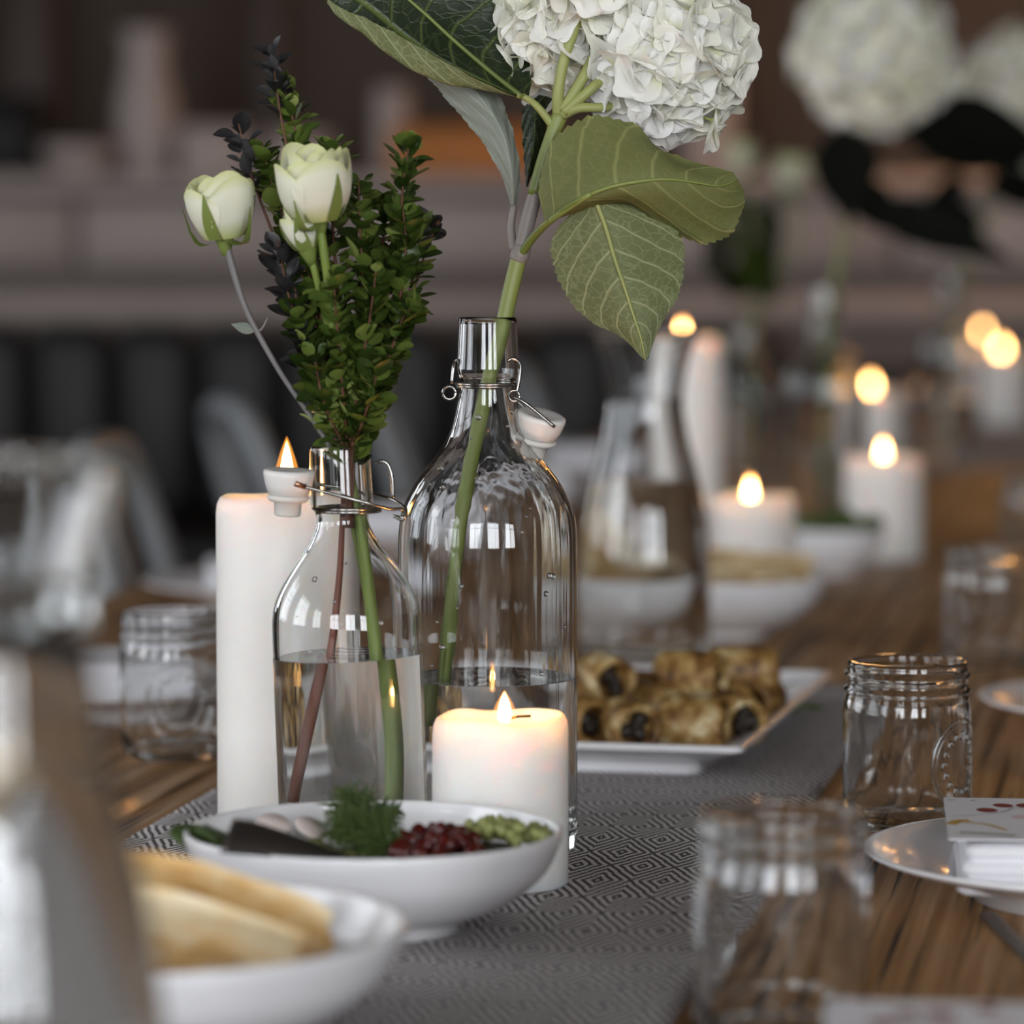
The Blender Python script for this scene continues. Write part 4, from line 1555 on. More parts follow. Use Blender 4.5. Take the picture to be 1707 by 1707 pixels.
stem_part('stem', [hp_(737, 1205, 0.004), hp_(741, 1130, 0.003), hp_(752, 1010), hp_(764, 900), hp_(780, 800), hp_(800, 700), hp_(818, 620), hp_(836, 555), hp_(850, 490), hp_(866, 425)], [0.0040, 0.0042, 0.0042, 0.0044, 0.0046], M['stem'], 60, 14, hyd, HO)
stem_part('stem_node', [hp_(862, 436), hp_(867, 424), hp_(872, 410)], [0.0047, 0.0056, 0.0048], M['stem_mauve'], 8, 14, hyd, HO)
stem_part('upper_stem', [hp_(867, 425), hp_(880, 370), hp_(893, 320)], [0.0045, 0.0042], M['stem_mauve'], 16, 12, hyd, HO)
stem_part('upper_stem', [hp_(891, 326), hp_(905, 275), hp_(922, 225), hp_(934, 190)], [0.0042, 0.0044, 0.0046], M['stem'], 16, 12, hyd, HO)
for pts, r in (([(932, 195, 0), (930, 160, -0.003), (940, 100, -0.004), (957, 50, -0.002), (968, 20, 0.004)], [0.0036, 0.0030, 0.0032]), ([(938, 185, -0.002), (960, 150, -0.004), (985, 105, -0.002), (1005, 60, 0.008)], [0.0034, 0.0028]),
               ([(940, 188, -0.004), (972, 160, -0.006), (1000, 136, -0.004), (1040, 110, 0.010)], [0.0030, 0.0026]), ([(938, 192, -0.002), (965, 180, -0.006), (1010, 178, -0.004), (1060, 160, 0.012)], [0.0030, 0.0024])):
    stem_part('flower_stalk', [hp_(x, y, d) for x, y, d in pts], r, M['stem_light'], 18, 10, hyd, HO)

leafs = {
    'a': ([[(859, 158, -.004), (864, 161, 0), (872, 163, 0), (882, 160, .004)], [(800, 133, -.012), (805, 148, -.006), (820, 122, .004), (887, 122, .012)], [(735, 98, -.018), (735, 135, -.010), (757, 68, .004), (872, 58, .016)],
           [(672, 62, -.018), (665, 100, -.010), (705, 20, .004), (840, 3, .016)], [(615, 32, -.014), (606, 52, -.008), (650, -25, .002), (785, -55, .014)], [(575, 16, -.008), (566, 24, -.004), (598, -55, .0), (690, -95, .008)], [(548, -2, -.002), (545, 0, 0), (540, -60, 0), (560, -90, .002)]],
          ('leaf_top', 'leaf_under')),
    'grey': ([[(853, 350, .012), (856, 347, .010), (860, 343, .012)], [(838, 300, .012), (852, 288, .006), (868, 300, .012)], [(803, 238, .016), (836, 220, .008), (861, 238, .016)], [(757, 183, .020), (800, 163, .010), (846, 188, .020)],
              [(717, 136, .022), (760, 122, .012), (822, 140, .022)], [(690, 108, .024), (722, 92, .014), (790, 118, .024)], [(676, 88, .024), (680, 82, .020), (700, 85, .024)]], ('leaf_grey', 'leaf_top')),
    'dark': ([[(898, 158, .030), (908, 160, .026), (922, 165, .030)], [(871, 182, .034), (893, 180, .028), (915, 190, .034)], [(870, 230, .036), (890, 232, .030), (908, 232, .036)], [(874, 275, .036), (882, 282, .032), (892, 280, .036)], [(877, 310, .034), (878, 312, .034), (880, 310, .034)]], ('leaf_top', 'leaf_under')),
    'hang': ([[(975, 330, -.026), (988, 324, -.030), (1000, 322, -.026)], [(921, 392, -.016), (1008, 374, -.032), (1092, 346, -.020)], [(919, 440, -.014), (1025, 432, -.036), (1140, 398, -.016)], [(944, 498, -.018), (1042, 482, -.040), (1143, 440, -.020)],
              [(985, 538, -.026), (1056, 526, -.042), (1133, 492, -.028)], [(1035, 562, -.036), (1068, 562, -.044), (1102, 542, -.036)], [(1072, 598, -.044), (1076, 600, -.044), (1080, 596, -.044)]], ('leaf_under', 'leaf_top')),
    'arch': ([[(908, 374, -.022), (915, 368, -.026), (924, 366, -.024)], [(897, 300, -.016), (958, 337, -.040), (1000, 345, -.026)], [(925, 224, -.014), (1010, 314, -.046), (1060, 345, -.022)], [(985, 190, -.014), (1062, 303, -.046), (1110, 388, -.014)],
              [(1052, 203, -.018), (1112, 299, -.042), (1168, 408, -.010)], [(1108, 250, -.022), (1158, 304, -.036), (1214, 398, -.010)], [(1172, 272, -.022), (1198, 310, -.030), (1240, 350, -.014)], [(1222, 287, -.020), (1230, 300, -.022), (1240, 318, -.016)]], ('leaf_olive', 'leaf_top')),
}
for key, (spec, mats) in leafs.items():
    rows = rows_px(spec, HY)
    kw = dict(nu=131, nvv=23)
    if key == 'a':
        kw.update(vmap=0.55, nvv=27, tooth=0.03)
    if key == 'arch':
        kw.update(nveins=6.0, relief=0.0016)
    lf = leaf_loft('leaf', rows, [M[m] for m in mats], hyd, HO, **kw)
    if key in ('a', 'hang', 'arch'):
        mi = 2 if key == 'a' else 1
        off = Vector((0, -0.0007, 0))
        obj('midrib', *tube([r[mi] + off - HO for r in rows], [0.0016, 0.0010, 0.0004], 6, 30), M['stem_light'] if key == 'hang' else M['stem'], lf)
stem_part('leaf_stalk', [hp_(924, 213), hp_(898, 180, -.002), hp_(880, 165, 0), hp_(862, 158, 0)], [0.0024, 0.0019, 0.0016], M['stem_light'], 16, 10, hyd, HO)
stem_part('leaf_stalk', [hp_(857, 342, .011), hp_(852, 380, .008), hp_(857, 418, .002)], [0.0018, 0.0022, 0.0026], M['stem_mauve'], 12, 10, hyd, HO)
stem_part('leaf_stalk', [hp_(868, 424, -.002), hp_(892, 392, -.012), hp_(925, 362, -.030), hp_(985, 323, -.046)], [0.0026, 0.0021, 0.0015], M['stem'], 20, 10, hyd, HO)
stem_part('leaf_stalk', [hp_(980, 326, -.0445), hp_(988, 324, -.034)], 0.0014, M['stem_light'], 6, 8, hyd, HO)
flower_head(hyd, HO, [(hp_(1112, 92, 0.012), 0.0375, 84), (hp_(926, 50, 0.030), 0.0275, 44), (hp_(1030, -70, 0.020), 0.0450, 90)], 11, 1.32)
o = put('floret', FLORETS[2], hyd, loc=hp_(1188, 200, -0.004) - HO)
o.rotation_euler = frame_to((0.9, -0.3, -0.25), 0.4).to_euler()


# ------------------------------------------------------------------ roses
def petal_shell(R, H, a0, span, flare, seed, nu=9, nv=9, curl=0.0, tipup=0.0):
    V, UV = [], []
    for i in range(nu):
        h = i / (nu - 1)
        for j in range(nv):
            a = j / (nv - 1) * 2 - 1
            wd = (0.45 + 0.55 * math.sin(PI * min(1, h * 0.62 + 0.12)))
            ang = a0 + a * span / 2 * wd
            rr = R * (0.34 + 0.66 * math.sin(PI * min(1.0, h * 0.60 + 0.07)) ** 0.7)
            rr += flare * R * max(0, h - 0.72) ** 2 * 9 * (0.45 + 0.55 * abs(a))
            rr += R * 0.05 * mnoise.noise(Vector((a * 1.4, h * 2, seed)))
            z = H * h * (1 - 0.26 * a * a * h) - curl * H * max(0, h - 0.82) * 2.2
            V.append(Vector((rr * math.cos(ang), rr * math.sin(ang), z)))
            UV.append((j / (nv - 1), h))
    g = grid_faces(nu, nv)
    return V, g, UV


def rose(label, base, axis, spin, R, H, stem_pts, stem_rad, stem_mat, seed, bud=False, group='cream rose stems in the small bottle', open_=1.0):
    t = thing('rose', label, 'flower', base, 0, group)
    Mx = frame_to(axis, spin).to_4x4()
    r = random.Random(seed)
    lay = [(0.42, 1.0, 3, 2.6, 0.10), (0.62, 1.02, 3, 2.4, 0.22), (0.80, 1.06, 3, 2.2, 0.18), (1.0, 0.96, 4, 1.9, 0.16)]
    if bud:
        lay = [(0.55, 1.0, 3, 2.6, 0.0), (0.85, 0.95, 3, 2.4, 0.05)]
    for li, (rf, hf, n, span, fl) in enumerate(lay):
        for k in range(n):
            v, f, uv = petal_shell(R * rf, H * hf * r.uniform(0.86, 1.06), 2 * PI * k / n + li * 0.7, span, fl * open_, seed * 10 + li * 3 + k, curl=0.12 if li == len(lay) - 1 and not bud else 0.05)
            obj('petal', [Mx @ p for p in v], f, M['rose'], t, uv=uv)
    # green hip and sepals
    obj('rose_hip', *moved(lathe([(0, -0.010), (0.0022, -0.010), (0.0034, -0.006), (0.0052, -0.001), (0.0056, 0.001), (0.0045, 0.003), (0, 0.003)], 14), Mx), M['sepal'], t)
    for k in range(5):
        a = 2 * PI * k / 5 + r.uniform(-0.2, 0.2)
        out = 1.0 if not bud else 0.85
        ln = H * r.uniform(0.62, 0.85)
        rows = []
        for i in range(6):
            u = i / 5
            w = 0.0046 * math.sin(PI * min(1, 0.25 + u * 0.72)) * (1 - u * 0.55) + 0.0002
            hug = R * (0.34 + 0.66 * math.sin(PI * min(1.0, u * 0.42 + 0.07)) ** 0.7) * 1.06 * out
            if bud or k % 2 == 0:
                cc = Vector((hug * math.cos(a), hug * math.sin(a), ln * u))
            else:
                cc = Vector(((0.005 + R * 0.95 * u ** 0.8) * math.cos(a), (0.005 + R * 0.95 * u ** 0.8) * math.sin(a), -0.002 + ln * (0.25 * u * u + 0.45 * u ** 5) - 0.003 * math.sin(PI * u)))
            sd = Vector((-math.sin(a), math.cos(a), 0))
            rows.append([cc - sd * w, cc + sd * w])
        V = [Mx @ p for rw in rows for p in rw]
        obj('sepal', V, grid_faces(6, 2), M['sepal'], t)
    obj('stem', *tube([p - Vector(base) for p in stem_pts], stem_rad, 10, 46), stem_mat, t)
    return t


def rp_(px, py, dy=0.0):
    return at(px, py, SY + dy)


r1 = rose('cream rose standing apart at the left on a bare grey stem', rp_(374, 396, 0.0), (-0.10, -0.12, 1), 0.9, 0.0185, 0.0345,
          [rp_(376, 402), rp_(385, 436), rp_(404, 500), rp_(428, 552), rp_(470, 625), rp_(515, 690), rp_(550, 745), rp_(574, 800, 0.004), rp_(588, 870, 0.006), rp_(604, 960, 0.008), rp_(622, 1080, 0.010), rp_(636, 1220, 0.012)], [0.0022, 0.0016, 0.0014, 0.0015, 0.0015], M['rose_stem_grey'], 3)
b0 = rp_(374, 396)
lf = free_leaf('stem_leaf', rp_(427, 551), (-0.9, -0.2, 0.25), (0.2, 0.4, 0.9), 0.014, 0.0036, 0.0, (M['leaf_grey'], M['leaf_grey']), r1, b0)
obj('stem_spur', *tube([rp_(430, 553) - b0, rp_(438, 546) - b0, rp_(447, 528) - b0], [0.0008, 0.0004], 5, 6), M['stem_mauve'], r1)
obj('bract', *tube([rp_(500, 690) - b0, rp_(512, 694) - b0, rp_(524, 704) - b0, rp_(532, 722) - b0], [0.0004, 0.0014, 0.0005], 6, 9), M['sepal'], r1)
rose('fuller cream rose in front of the boxwood leaves', rp_(531, 366, -0.022), (-0.10, -0.16, 1), 2.2, 0.0205, 0.0375,
     [rp_(532, 374, -0.022), rp_(540, 420, -0.020), rp_(550, 500, -0.014), rp_(562, 620, -0.008), rp_(577, 740, -0.003), rp_(590, 830, -0.003), rp_(601, 880, -0.002), rp_(614, 980), rp_(626, 1080), rp_(634, 1160), rp_(640, 1250), rp_(642, 1345, -0.004)], [0.0026, 0.0021, 0.0024, 0.0033, 0.0040, 0.0042], M['rose_stem'], 5, open_=0.7)
rose('small unopened rose bud hanging below the fuller rose', rp_(512, 412, -0.016), (-0.28, -0.2, 1), 0.2, 0.0125, 0.0235,
     [rp_(513, 416, -0.016), rp_(524, 450, -0.014), rp_(545, 540, -0.008), rp_(566, 660, -0.002), rp_(578, 750, 0.003), rp_(588, 830, 0.004), rp_(596, 890, 0.004)], [0.0020, 0.0017, 0.0014], M['rose_stem'], 8, bud=True)
# bare red twig through the water
tw = obj('red_twig', *tube([rp_(582, 700, 0.006), rp_(576, 780, 0.006), rp_(571, 860, 0.006), rp_(566, 960, 0.005), rp_(555, 1060, 0.003), rp_(536, 1180, 0.0), rp_(508, 1335, -0.004)], [0.0012, 0.0014, 0.0018, 0.0024, 0.0030], 10, 40), M['red_stem'])
tag(tw, 'brown red twig standing in the water of the small bottle', 'twig')


# ------------------------------------------------------------------ boxwood sprigs
def box_leaf_mesh(name, ln, w, cup, mat):
    V, nu, nv = [], 6, 4
    for i in range(nu):
        u = i / (nu - 1)
        ww = w * (math.sin(PI * min(1, 0.05 + u * 0.93)) ** 0.75)
        for j in range(nv):
            v = j / (nv - 1) * 2 - 1
            V.append(Vector((ln * (u + 0.08), ww * v, cup * ww * v * v + ln * 0.10 * u * u)))
    return mesh_data(name, V, grid_faces(nu, nv), [mat])


BLM = [box_leaf_mesh('sprig_leaf', 0.0096, 0.0044, 0.22, M['box_leaf']), box_leaf_mesh('sprig_leaf', 0.0086, 0.0045, 0.3, M['box_leaf']), box_leaf_mesh('sprig_leaf', 0.0096, 0.0044, 0.25, M['box_leaf_light'])]
GLM = [box_leaf_mesh('sprig_leaf', 0.0100, 0.0036, 0.4, M['grey_leaf']), box_leaf_mesh('sprig_leaf', 0.0088, 0.0038, 0.5, M['grey_leaf'])]


def sprig(label, pts, nleaf, seed, meshes=BLM, start=0.22, size=1.0, light=0.3, group='boxwood sprigs in the small bottle', merged=False, name='boxwood_sprig', twig='sprig_stem'):
    path = catmull(pts, 60)
    t = thing(name, label, 'foliage', path[0], 0, group)
    obj('twig', *tube([p - path[0] for p in path], [0.0011, 0.0010, 0.0008, 0.0004], 6), M[twig], t)
    r = random.Random(seed)
    parts = []
    for i in range(nleaf):
        f = start + (1 - start) * (i // 2 * 2 + 0.5) / nleaf
        k = min(58, max(0, int((f + r.uniform(-0.012, 0.012)) * 59)))
        p = path[k]
        ax = (path[k + 1] - path[k]).normalized()
        rad = ax.orthogonal().normalized()
        rad.rotate(Matrix.Rotation((i // 2) * 1.57 + (i % 2) * PI + r.uniform(-0.9, 0.9), 3, ax))
        d = (rad * r.uniform(0.6, 1.2) + ax * r.uniform(0.1, 1.1) + Vector((r.uniform(-.3, .3), r.uniform(-.3, .3), r.uniform(-.3, .3)))).normalized()
        n = (ax - d * ax.dot(d) + Vector((r.uniform(-.4, .4), r.uniform(-.4, .4), r.uniform(-.2, .4))) + Vector((0, -0.55, 0.35))).normalized()
        y = n.cross(d).normalized()
        n = d.cross(y)
        Mx = Matrix((d, y, n)).transposed()
        s = size * r.uniform(0.72, 1.28) * (0.7 if f > 0.96 else 1)
        me = meshes[-1] if (len(meshes) > 2 and r.random() < light) else r.choice(meshes[:2])
        pos = p + rad * r.uniform(0.0, 0.0035)
        if merged:
            M4 = Matrix.Translation(pos - path[0]) @ Mx.to_4x4() @ Matrix.Scale(s, 4)
            parts.append(([M4 @ v.co for v in me.vertices], [tuple(q.vertices) for q in me.polygons]))
        else:
            o = put('leaf', me, t, loc=pos - path[0], scale=s)
            o.rotation_euler = Mx.to_euler()
    if merged:
        o = obj('leaves', *join(*parts), M['box_leaf'], t)
        o['kind'] = 'stuff'
    return t


def sp(px_list, dy0=0.0, dy1=0.0):
    n = len(px_list)
    return [at(x, y, SY + dy0 + (dy1 - dy0) * i / (n - 1)) for i, (x, y) in enumerate(px_list)]


SPR = [
    ('boxwood sprig bulging right under the round topped one', [(584, 880), (592, 740), (640, 600), (668, 490), (676, 410), (672, 350)], -.002, -.012, 80),
    ('boxwood sprig just left of the fuller rose', [(578, 880), (572, 740), (536, 580), (504, 430), (474, 330), (448, 280)], .004, .016, 84),
    ('short boxwood sprig low on the right over the bottle', [(586, 880), (590, 750), (606, 700), (624, 650), (638, 590), (650, 540)], -.004, -.004, 50),
    ('tall middle boxwood sprig rising behind the fuller rose', [(578, 880), (576, 740), (540, 560), (512, 380), (497, 240), (470, 130)], -.004, .012, 118),
    ('boxwood sprig with the round top leaning right', [(584, 880), (590, 740), (630, 560), (662, 420), (672, 310), (684, 228)], 0, -.004, 104),
    ('boxwood sprig ending above the fuller rose', [(580, 880), (582, 740), (570, 560), (556, 400), (552, 300), (556, 225)], .004, .020, 92),
    ('boxwood sprig filling the heart of the bouquet', [(582, 880), (584, 740), (596, 600), (604, 480), (600, 380), (598, 296)], -.002, -.016, 96),
    ('boxwood sprig along the right edge of the bouquet', [(586, 880), (594, 740), (640, 620), (674, 520), (692, 440), (704, 362)], .002, .006, 84),
    ('short boxwood sprig low on the right with yellow tips', [(586, 880), (592, 740), (622, 660), (650, 590), (672, 530), (694, 508)], -.004, -.016, 66),
    ('short boxwood sprig low at the front of the bouquet', [(580, 880), (578, 740), (572, 660), (566, 590), (560, 520), (556, 455)], -.008, -.026, 70),
    ('boxwood sprig leaning left under the bud', [(578, 880), (568, 740), (540, 660), (515, 600), (500, 545), (492, 480)], -.006, -.006, 62),
    ('boxwood sprig behind the heart of the bouquet', [(582, 880), (588, 740), (612, 600), (630, 480), (640, 380), (636, 320)], .008, .028, 92),
    ('boxwood sprig behind the bud', [(580, 880), (578, 740), (556, 620), (538, 520), (530, 440), (526, 380)], .008, .022, 76),
    ('lowest boxwood sprig just over the bottle mouth', [(582, 880), (586, 750), (600, 715), (612, 680), (622, 650), (630, 610)], -.010, -.022, 46),
    ('boxwood sprig leaning left just over the bottle mouth', [(580, 880), (572, 750), (556, 710), (540, 670), (530, 630), (524, 590)], -.010, -.018, 40),
    ('boxwood sprig in the middle front of the bouquet', [(582, 880), (584, 740), (594, 660), (606, 590), (618, 520), (628, 440)], -.008, -.024, 74),
    ('slim boxwood sprig between the two roses tops', [(578, 880), (570, 740), (530, 560), (486, 400), (452, 300), (436, 236)], 0, .010, 70),
]
for i, (lab, pl, d0, d1, n) in enumerate(SPR):
    sprig(lab, sp(pl, d0, d1), n, 40 + i, start=0.10 + (0.12 if n > 60 else 0.05), light=0.22 if i not in (1, 3, 16) else 0.55, size=1.12)
for i, (lab, pl, d0, d1, n, st) in enumerate((
        ('dark grey leafed sprig topping the tallest boxwood', [(576, 880), (566, 740), (530, 540), (492, 320), (466, 180), (452, 78)], .002, .006, 26, 0.80),
        ('dark grey sprig standing at the left under the rose bud', [(576, 880), (564, 740), (520, 640), (500, 560), (478, 480), (462, 400)], 0, -.004, 56, 0.42),
        ('dark grey sprig between the left rose and the boxwood', [(576, 880), (562, 740), (508, 560), (458, 400), (418, 290), (398, 206)], .006, .012, 24, 0.72),
        ('dark grey leaf shoot at the right edge of the boxwood', [(584, 880), (596, 740), (650, 580), (690, 480), (712, 410), (722, 372)], .012, .016, 16, 0.76))):
    sprig(lab, sp(pl, d0, d1), n, 80 + i, GLM, start=st, size=1.15, group='dark grey sprigs in the small bottle', name='grey_sprig')


# ------------------------------------------------------------------ flowers further down the table
def big_copy(px, Y, label):
    x = at(px, 900, Y).x
    t = dup(big, (x, Y, WOOD if Y < 5.7 else CLOTH), 1.3, label)
    return x, t


def far_hydrangea(label, x, Y, zc, R, sway, leaves, seed, n=90):
    org = Vector((x, Y, CLOTH + 0.02))
    t = thing('hydrangea', label, 'flower', org, 0, 'white hydrangeas down the table')
    top = Vector((x + sway, Y, zc))
    obj('stem', *tube([Vector((0, 0, 0)), Vector((0.004, 0, 0.20)), Vector((sway * 0.3, 0, 0.30)), top - org - Vector((0, 0, R * 0.3))], [0.0042, 0.0045, 0.004], 10, 30), M['stem'], t)
    flower_head(t, org, [(top, R * 0.82, n)], seed, sc=1.25)
    for b, d, s, ln, w, dr in leaves:
        free_leaf('leaf', org + Vector(b), d, s, ln, w, dr, (M['leaf_far'], M['leaf_far']), t, org)
    return t


X2, t2 = big_copy(1372, 4.30, 'blurred tall bottle further down the table holding the second hydrangea')
zc2 = at(1450, 92, 4.30).z
far_hydrangea('blurred white hydrangea standing in the middle distance with dark drooping leaves', X2, 4.30, zc2, 0.112, 0.055,
              [((0.020, -0.02, 0.465), (0.02, -0.35, -1), (1, 0, 0.1), 0.125, 0.044, 0.0), ((0.040, 0.0, 0.365), (1, -0.2, -0.18), (0.12, 0.25, 1), 0.185, 0.032, 0.03), ((0.095, 0.02, 0.455), (1, 0.1, 0.04), (0.1, 0.4, 0.9), 0.185, 0.058, 0.03), ((0.03, 0.0, 0.40), (0.7, -0.1, -0.8), (0.6, 0.2, 0.5), 0.09, 0.03, 0.0)], 23)
X3, t3 = big_copy(1580, 5.9, 'blurred farthest tall bottle holding the third hydrangea')
zc3 = at(1695, 165, 5.9).z
far_hydrangea('farthest white hydrangea cut by the right frame edge', X3, 5.9, zc3, 0.135, 0.115, [((0.03, 0.0, 0.42), (-0.9, -0.1, -0.25), (0.2, 0.3, 0.9), 0.10, 0.045, 0.02), ((0.05, -0.02, 0.42), (1, -0.1, 0.05), (0.0, 0.5, 0.9), 0.16, 0.055, 0.02), ((0.02, 0.0, 0.40), (0.1, -0.3, -0.9), (1, 0, 0), 0.08, 0.03, 0.0)], 31)
# small bottle with roses in the distance
X4, Y4 = at(1250, 760, 5.4).x, 5.4
dup(small, (X4, Y4, WOOD), 0.9, 'blurred small bottle of roses and leaves further down the table')
o4 = Vector((X4, Y4, CLOTH))
for i, (px, py, R, lab) in enumerate(((1238, 288, 0.024, 'blurred cream rose at the left of the distant small bouquet'), (1316, 316, 0.028, 'blurred yellowish rose at the right of the distant small bouquet'))):
    b = at(px, py, Y4)
    rose(lab, b, (0.1 * (1 if i else -1), -0.2, 1), i, R, R * 1.9, [b, b + Vector((0.01, 0, -0.08)), o4 + Vector((0.006 * i, 0, 0.22)), o4 + Vector((0, 0, 0.02))], [0.003, 0.0024, 0.003], M['rose_stem'], 15 + i, group='blurred roses in the distant small bottle')
for i, (px, py, n, lab) in enumerate(((1190, 380, 110, 'blurred leafy sprig leaning left in the distant small bottle'), (1232, 330, 120, 'blurred leafy sprig upright in the distant small bottle'), (1280, 345, 120, 'blurred leafy sprig leaning right in the distant small bottle'), (1255, 420, 110, 'blurred lowest leafy sprig in the distant small bottle'))):
    tip = at(px, py, Y4 + 0.01 * i)
    sprig(lab, [o4 + Vector((0, 0, 0.10)), o4 + Vector((0.004 * (i - 1), 0, 0.235)), (o4 + Vector((0, 0, 0.235))).lerp(tip, 0.55) + Vector((0.012 * (i - 1), 0, 0)), tip], n, 120 + i, start=0.45, size=2.3, merged=True, group='leafy sprigs in the distant small bottle', light=0)

# herbs in the small far bowl, dark food in the farthest bowl
parts = []
rr = random.Random(5)
hb = at(1385, 900, 3.76)
for k in range(40):
    a, q = rr.uniform(0, 2 * PI), 0.046 * math.sqrt(rr.random())
    parts.append(moved(blob(rr.uniform(0.007, 0.012), k, 0.5, 1.4, 8, 6, (1, 0.8, 0.5)), Matrix.Translation((hb.x + q * math.cos(a), 3.76 + q * math.sin(a), CLOTH + 0.044 + rr.uniform(0, 0.016))) @ Matrix.Rotation(rr.uniform(0, 6), 4, 'X')))
for k in range(14):
    parts.append(moved(blob(rr.uniform(0.006, 0.010), k, 0.5, 1.4, 8, 6, (1, 0.8, 0.5)), Matrix.Translation(at(1432 + rr.uniform(-24, 24), 878 + rr.uniform(-14, 20), 3.74))))
tag(obj('bowl_herbs', *join(*parts), M['dill']), 'dark green herbs spilling from the small far bowl', 'herbs', kind='stuff')
parts = []
fb = at(1582, 660, 7.45)
for k in range(60):
    a, q = rr.uniform(0, 2 * PI), 0.080 * math.sqrt(rr.random())
    parts.append(moved(blob(rr.uniform(0.010, 0.018), k, 0.4, 1.4, 8, 6), Matrix.Translation((fb.x + q * math.cos(a), 7.45 + q * math.sin(a), CLOTH + 0.046 + rr.uniform(0, 0.018)))))
tag(obj('bowl_food', *join(*parts), M['oak']), 'reddish brown food in the farthest bowl', 'food', kind='stuff')


# ------------------------------------------------------------------ metal chairs on the window side
def metal_chair():
    t = thing('metal_chair', 'grey', 'chair', (0, 0, 0), 0, 'grey metal chairs at the wall side of the table')
    # faces +x (towards the table); seat 0.45, hoop back leaning away
    obj('seat', *rloft([(0.430, 0.17, 0.17, 0.05), (0.436, 0.178, 0.178, 0.055), (0.450, 0.18, 0.18, 0.055), (0.455, 0.172, 0.172, 0.05), (0.448, 0.12, 0.12, 0.04)], 6), M['chair_metal'], t)
    hoop = [(-0.16, -0.165, 0.44), (-0.185, -0.165, 0.56), (-0.225, -0.163, 0.70), (-0.265, -0.150, 0.83), (-0.277, -0.10, 0.872), (-0.280, 0, 0.880), (-0.277, 0.10, 0.872), (-0.265, 0.150, 0.83), (-0.225, 0.163, 0.70), (-0.185, 0.165, 0.56), (-0.16, 0.165, 0.44)]
    obj('back_hoop', *tube(hoop, 0.0165, 10, 60), M['chair_metal'], t)
    V = []
    for i in range(6):
        f = i / 5
        for y in (-0.045, 0.045):
            V.append(Vector((-0.168 - 0.108 * f, y, 0.45 + 0.42 * f)))
    V += [v + Vector((-0.004, 0, 0)) for v in V]
    g = grid_faces(6, 2)
    obj('back_splat', V, g + [tuple(reversed([i + 12 for i in q])) for q in g] + [(2 * i, 2 * i + 2, 2 * i + 14, 2 * i + 12) for i in range(5)] + [(2 * i + 1, 2 * i + 13, 2 * i + 15, 2 * i + 3) for i in range(5)], M['chair_metal'], t)
    for sx in (-1, 1):
        for sy in (-1, 1):
            obj('leg', *tube([(sx * 0.145, sy * 0.145, 0.44), (sx * 0.20, sy * 0.195, 0.004)], [0.016, 0.013], 8, 6), M['chair_metal'], t)
    return t


ch = metal_chair()
spots = [(190, 3.86, 'grey metal chair whose back slopes down beside the blurred front carafe'), (395, 4.95, 'grey metal chair with its back showing left of the tall candle flame'), (640, 5.75, 'grey metal chair seen between boxwood and tall bottle'), (868, 6.7, 'farthest grey metal chair seen past the tall bottle neck')]
for i, (px, Y, lab) in enumerate(spots):
    x = at(px, 650, Y).x
    p = Vector((x, Y, 0)) + SV * 0.27
    t = ch if i == 0 else dup(ch, p, -ANG, lab)
    t.location = p
    t.rotation_euler = (0, 0, -ANG + (0.10, 0.45, 0.15, 0.3)[i])
    t['label'] = lab

# ------------------------------------------------------------------ dark banquette and grey bar at the back
bq = thing('leather_banquette', 'long black leather bench with a channelled back in front of the grey bar', 'bench', (-0.75, 8.45, 0))
obj('base', *bbox(-0.2, 0.05, 0.16, 3.2, 0.46, 0.32, 0.01), M['leather'], bq)
obj('seat', *bbox(-0.2, 0.03, 0.39, 3.2, 0.50, 0.14, 0.04), M['leather'], bq)
nch = 16
for i in range(nch):
    obj('back_panel', *rloft([(0.46, 0.096, 0.05, 0.045), (0.50, 0.099, 0.06, 0.05), (0.86, 0.099, 0.06, 0.05), (0.900, 0.09, 0.05, 0.045), (0.915, 0.06, 0.03, 0.03)], 5), M['leather'], bq, loc=(-1.8 + 0.1 + i * 0.2, 0.24, 0))
bar = thing('bar_counter', 'long grey panelled bar counter across the back of the room', 'counter', (0, 9.2, 0))
obj('kick', *box(0.3, 0.02, 0.40, 5.6, 0.34, 0.80), M['bar_kick'], bar, smooth=False)
obj('body', *box(0.3, 0.02, 1.015, 5.6, 0.34, 0.43), M['bar_groove_shade'], bar, smooth=False)
obj('counter_top', *bbox(0.3, -0.02, 1.255, 5.7, 0.48, 0.05, 0.012), M['bar_paint'], bar)
for i in range(8):
    obj('panel', *bbox(-2.1 + i * 0.68, -0.16, 1.135, 0.655, 0.03, 0.17, 0.006), M['bar_paint'], bar)
obj('lower_rail', *bbox(0.3, -0.16, 0.95, 5.6, 0.03, 0.065, 0.008), M['bar_paint'], bar)
BT, BYY = 1.28, 9.2


def bx(px):
    return (px - 853.5) * BYY / FPX


o = thing('storage_crate', 'black crate standing on the grey bar at the far left', 'crate', (bx(0), BYY, BT))
obj('body', *bbox(0, 0, 0.09, 0.22, 0.25, 0.18, 0.008), M['dark_box'], o)
obj('lid', *bbox(0, 0, 0.19, 0.23, 0.26, 0.02, 0.006), M['dark_box'], o)
o = obj('stone_urn', *lathe(sprof([(0.001, 0), (0.05, 0), (0.055, 0.02), (0.075, 0.10), (0.078, 0.18), (0.060, 0.26), (0.055, 0.32), (0.066, 0.36), (0.060, 0.36), (0.001, 0.30)], 40), 40), M['urn'], loc=(bx(248), BYY, BT))
tag(o, 'tall grey stone urn on the bar', 'urn')
o = obj('mixing_bowl', *bowl_vf(0.10, 0.075, 0.05, 48), M['urn'], loc=(bx(140), BYY - 0.06, BT))
tag(o, 'grey bowl on the bar between crate and urn', 'bowl')
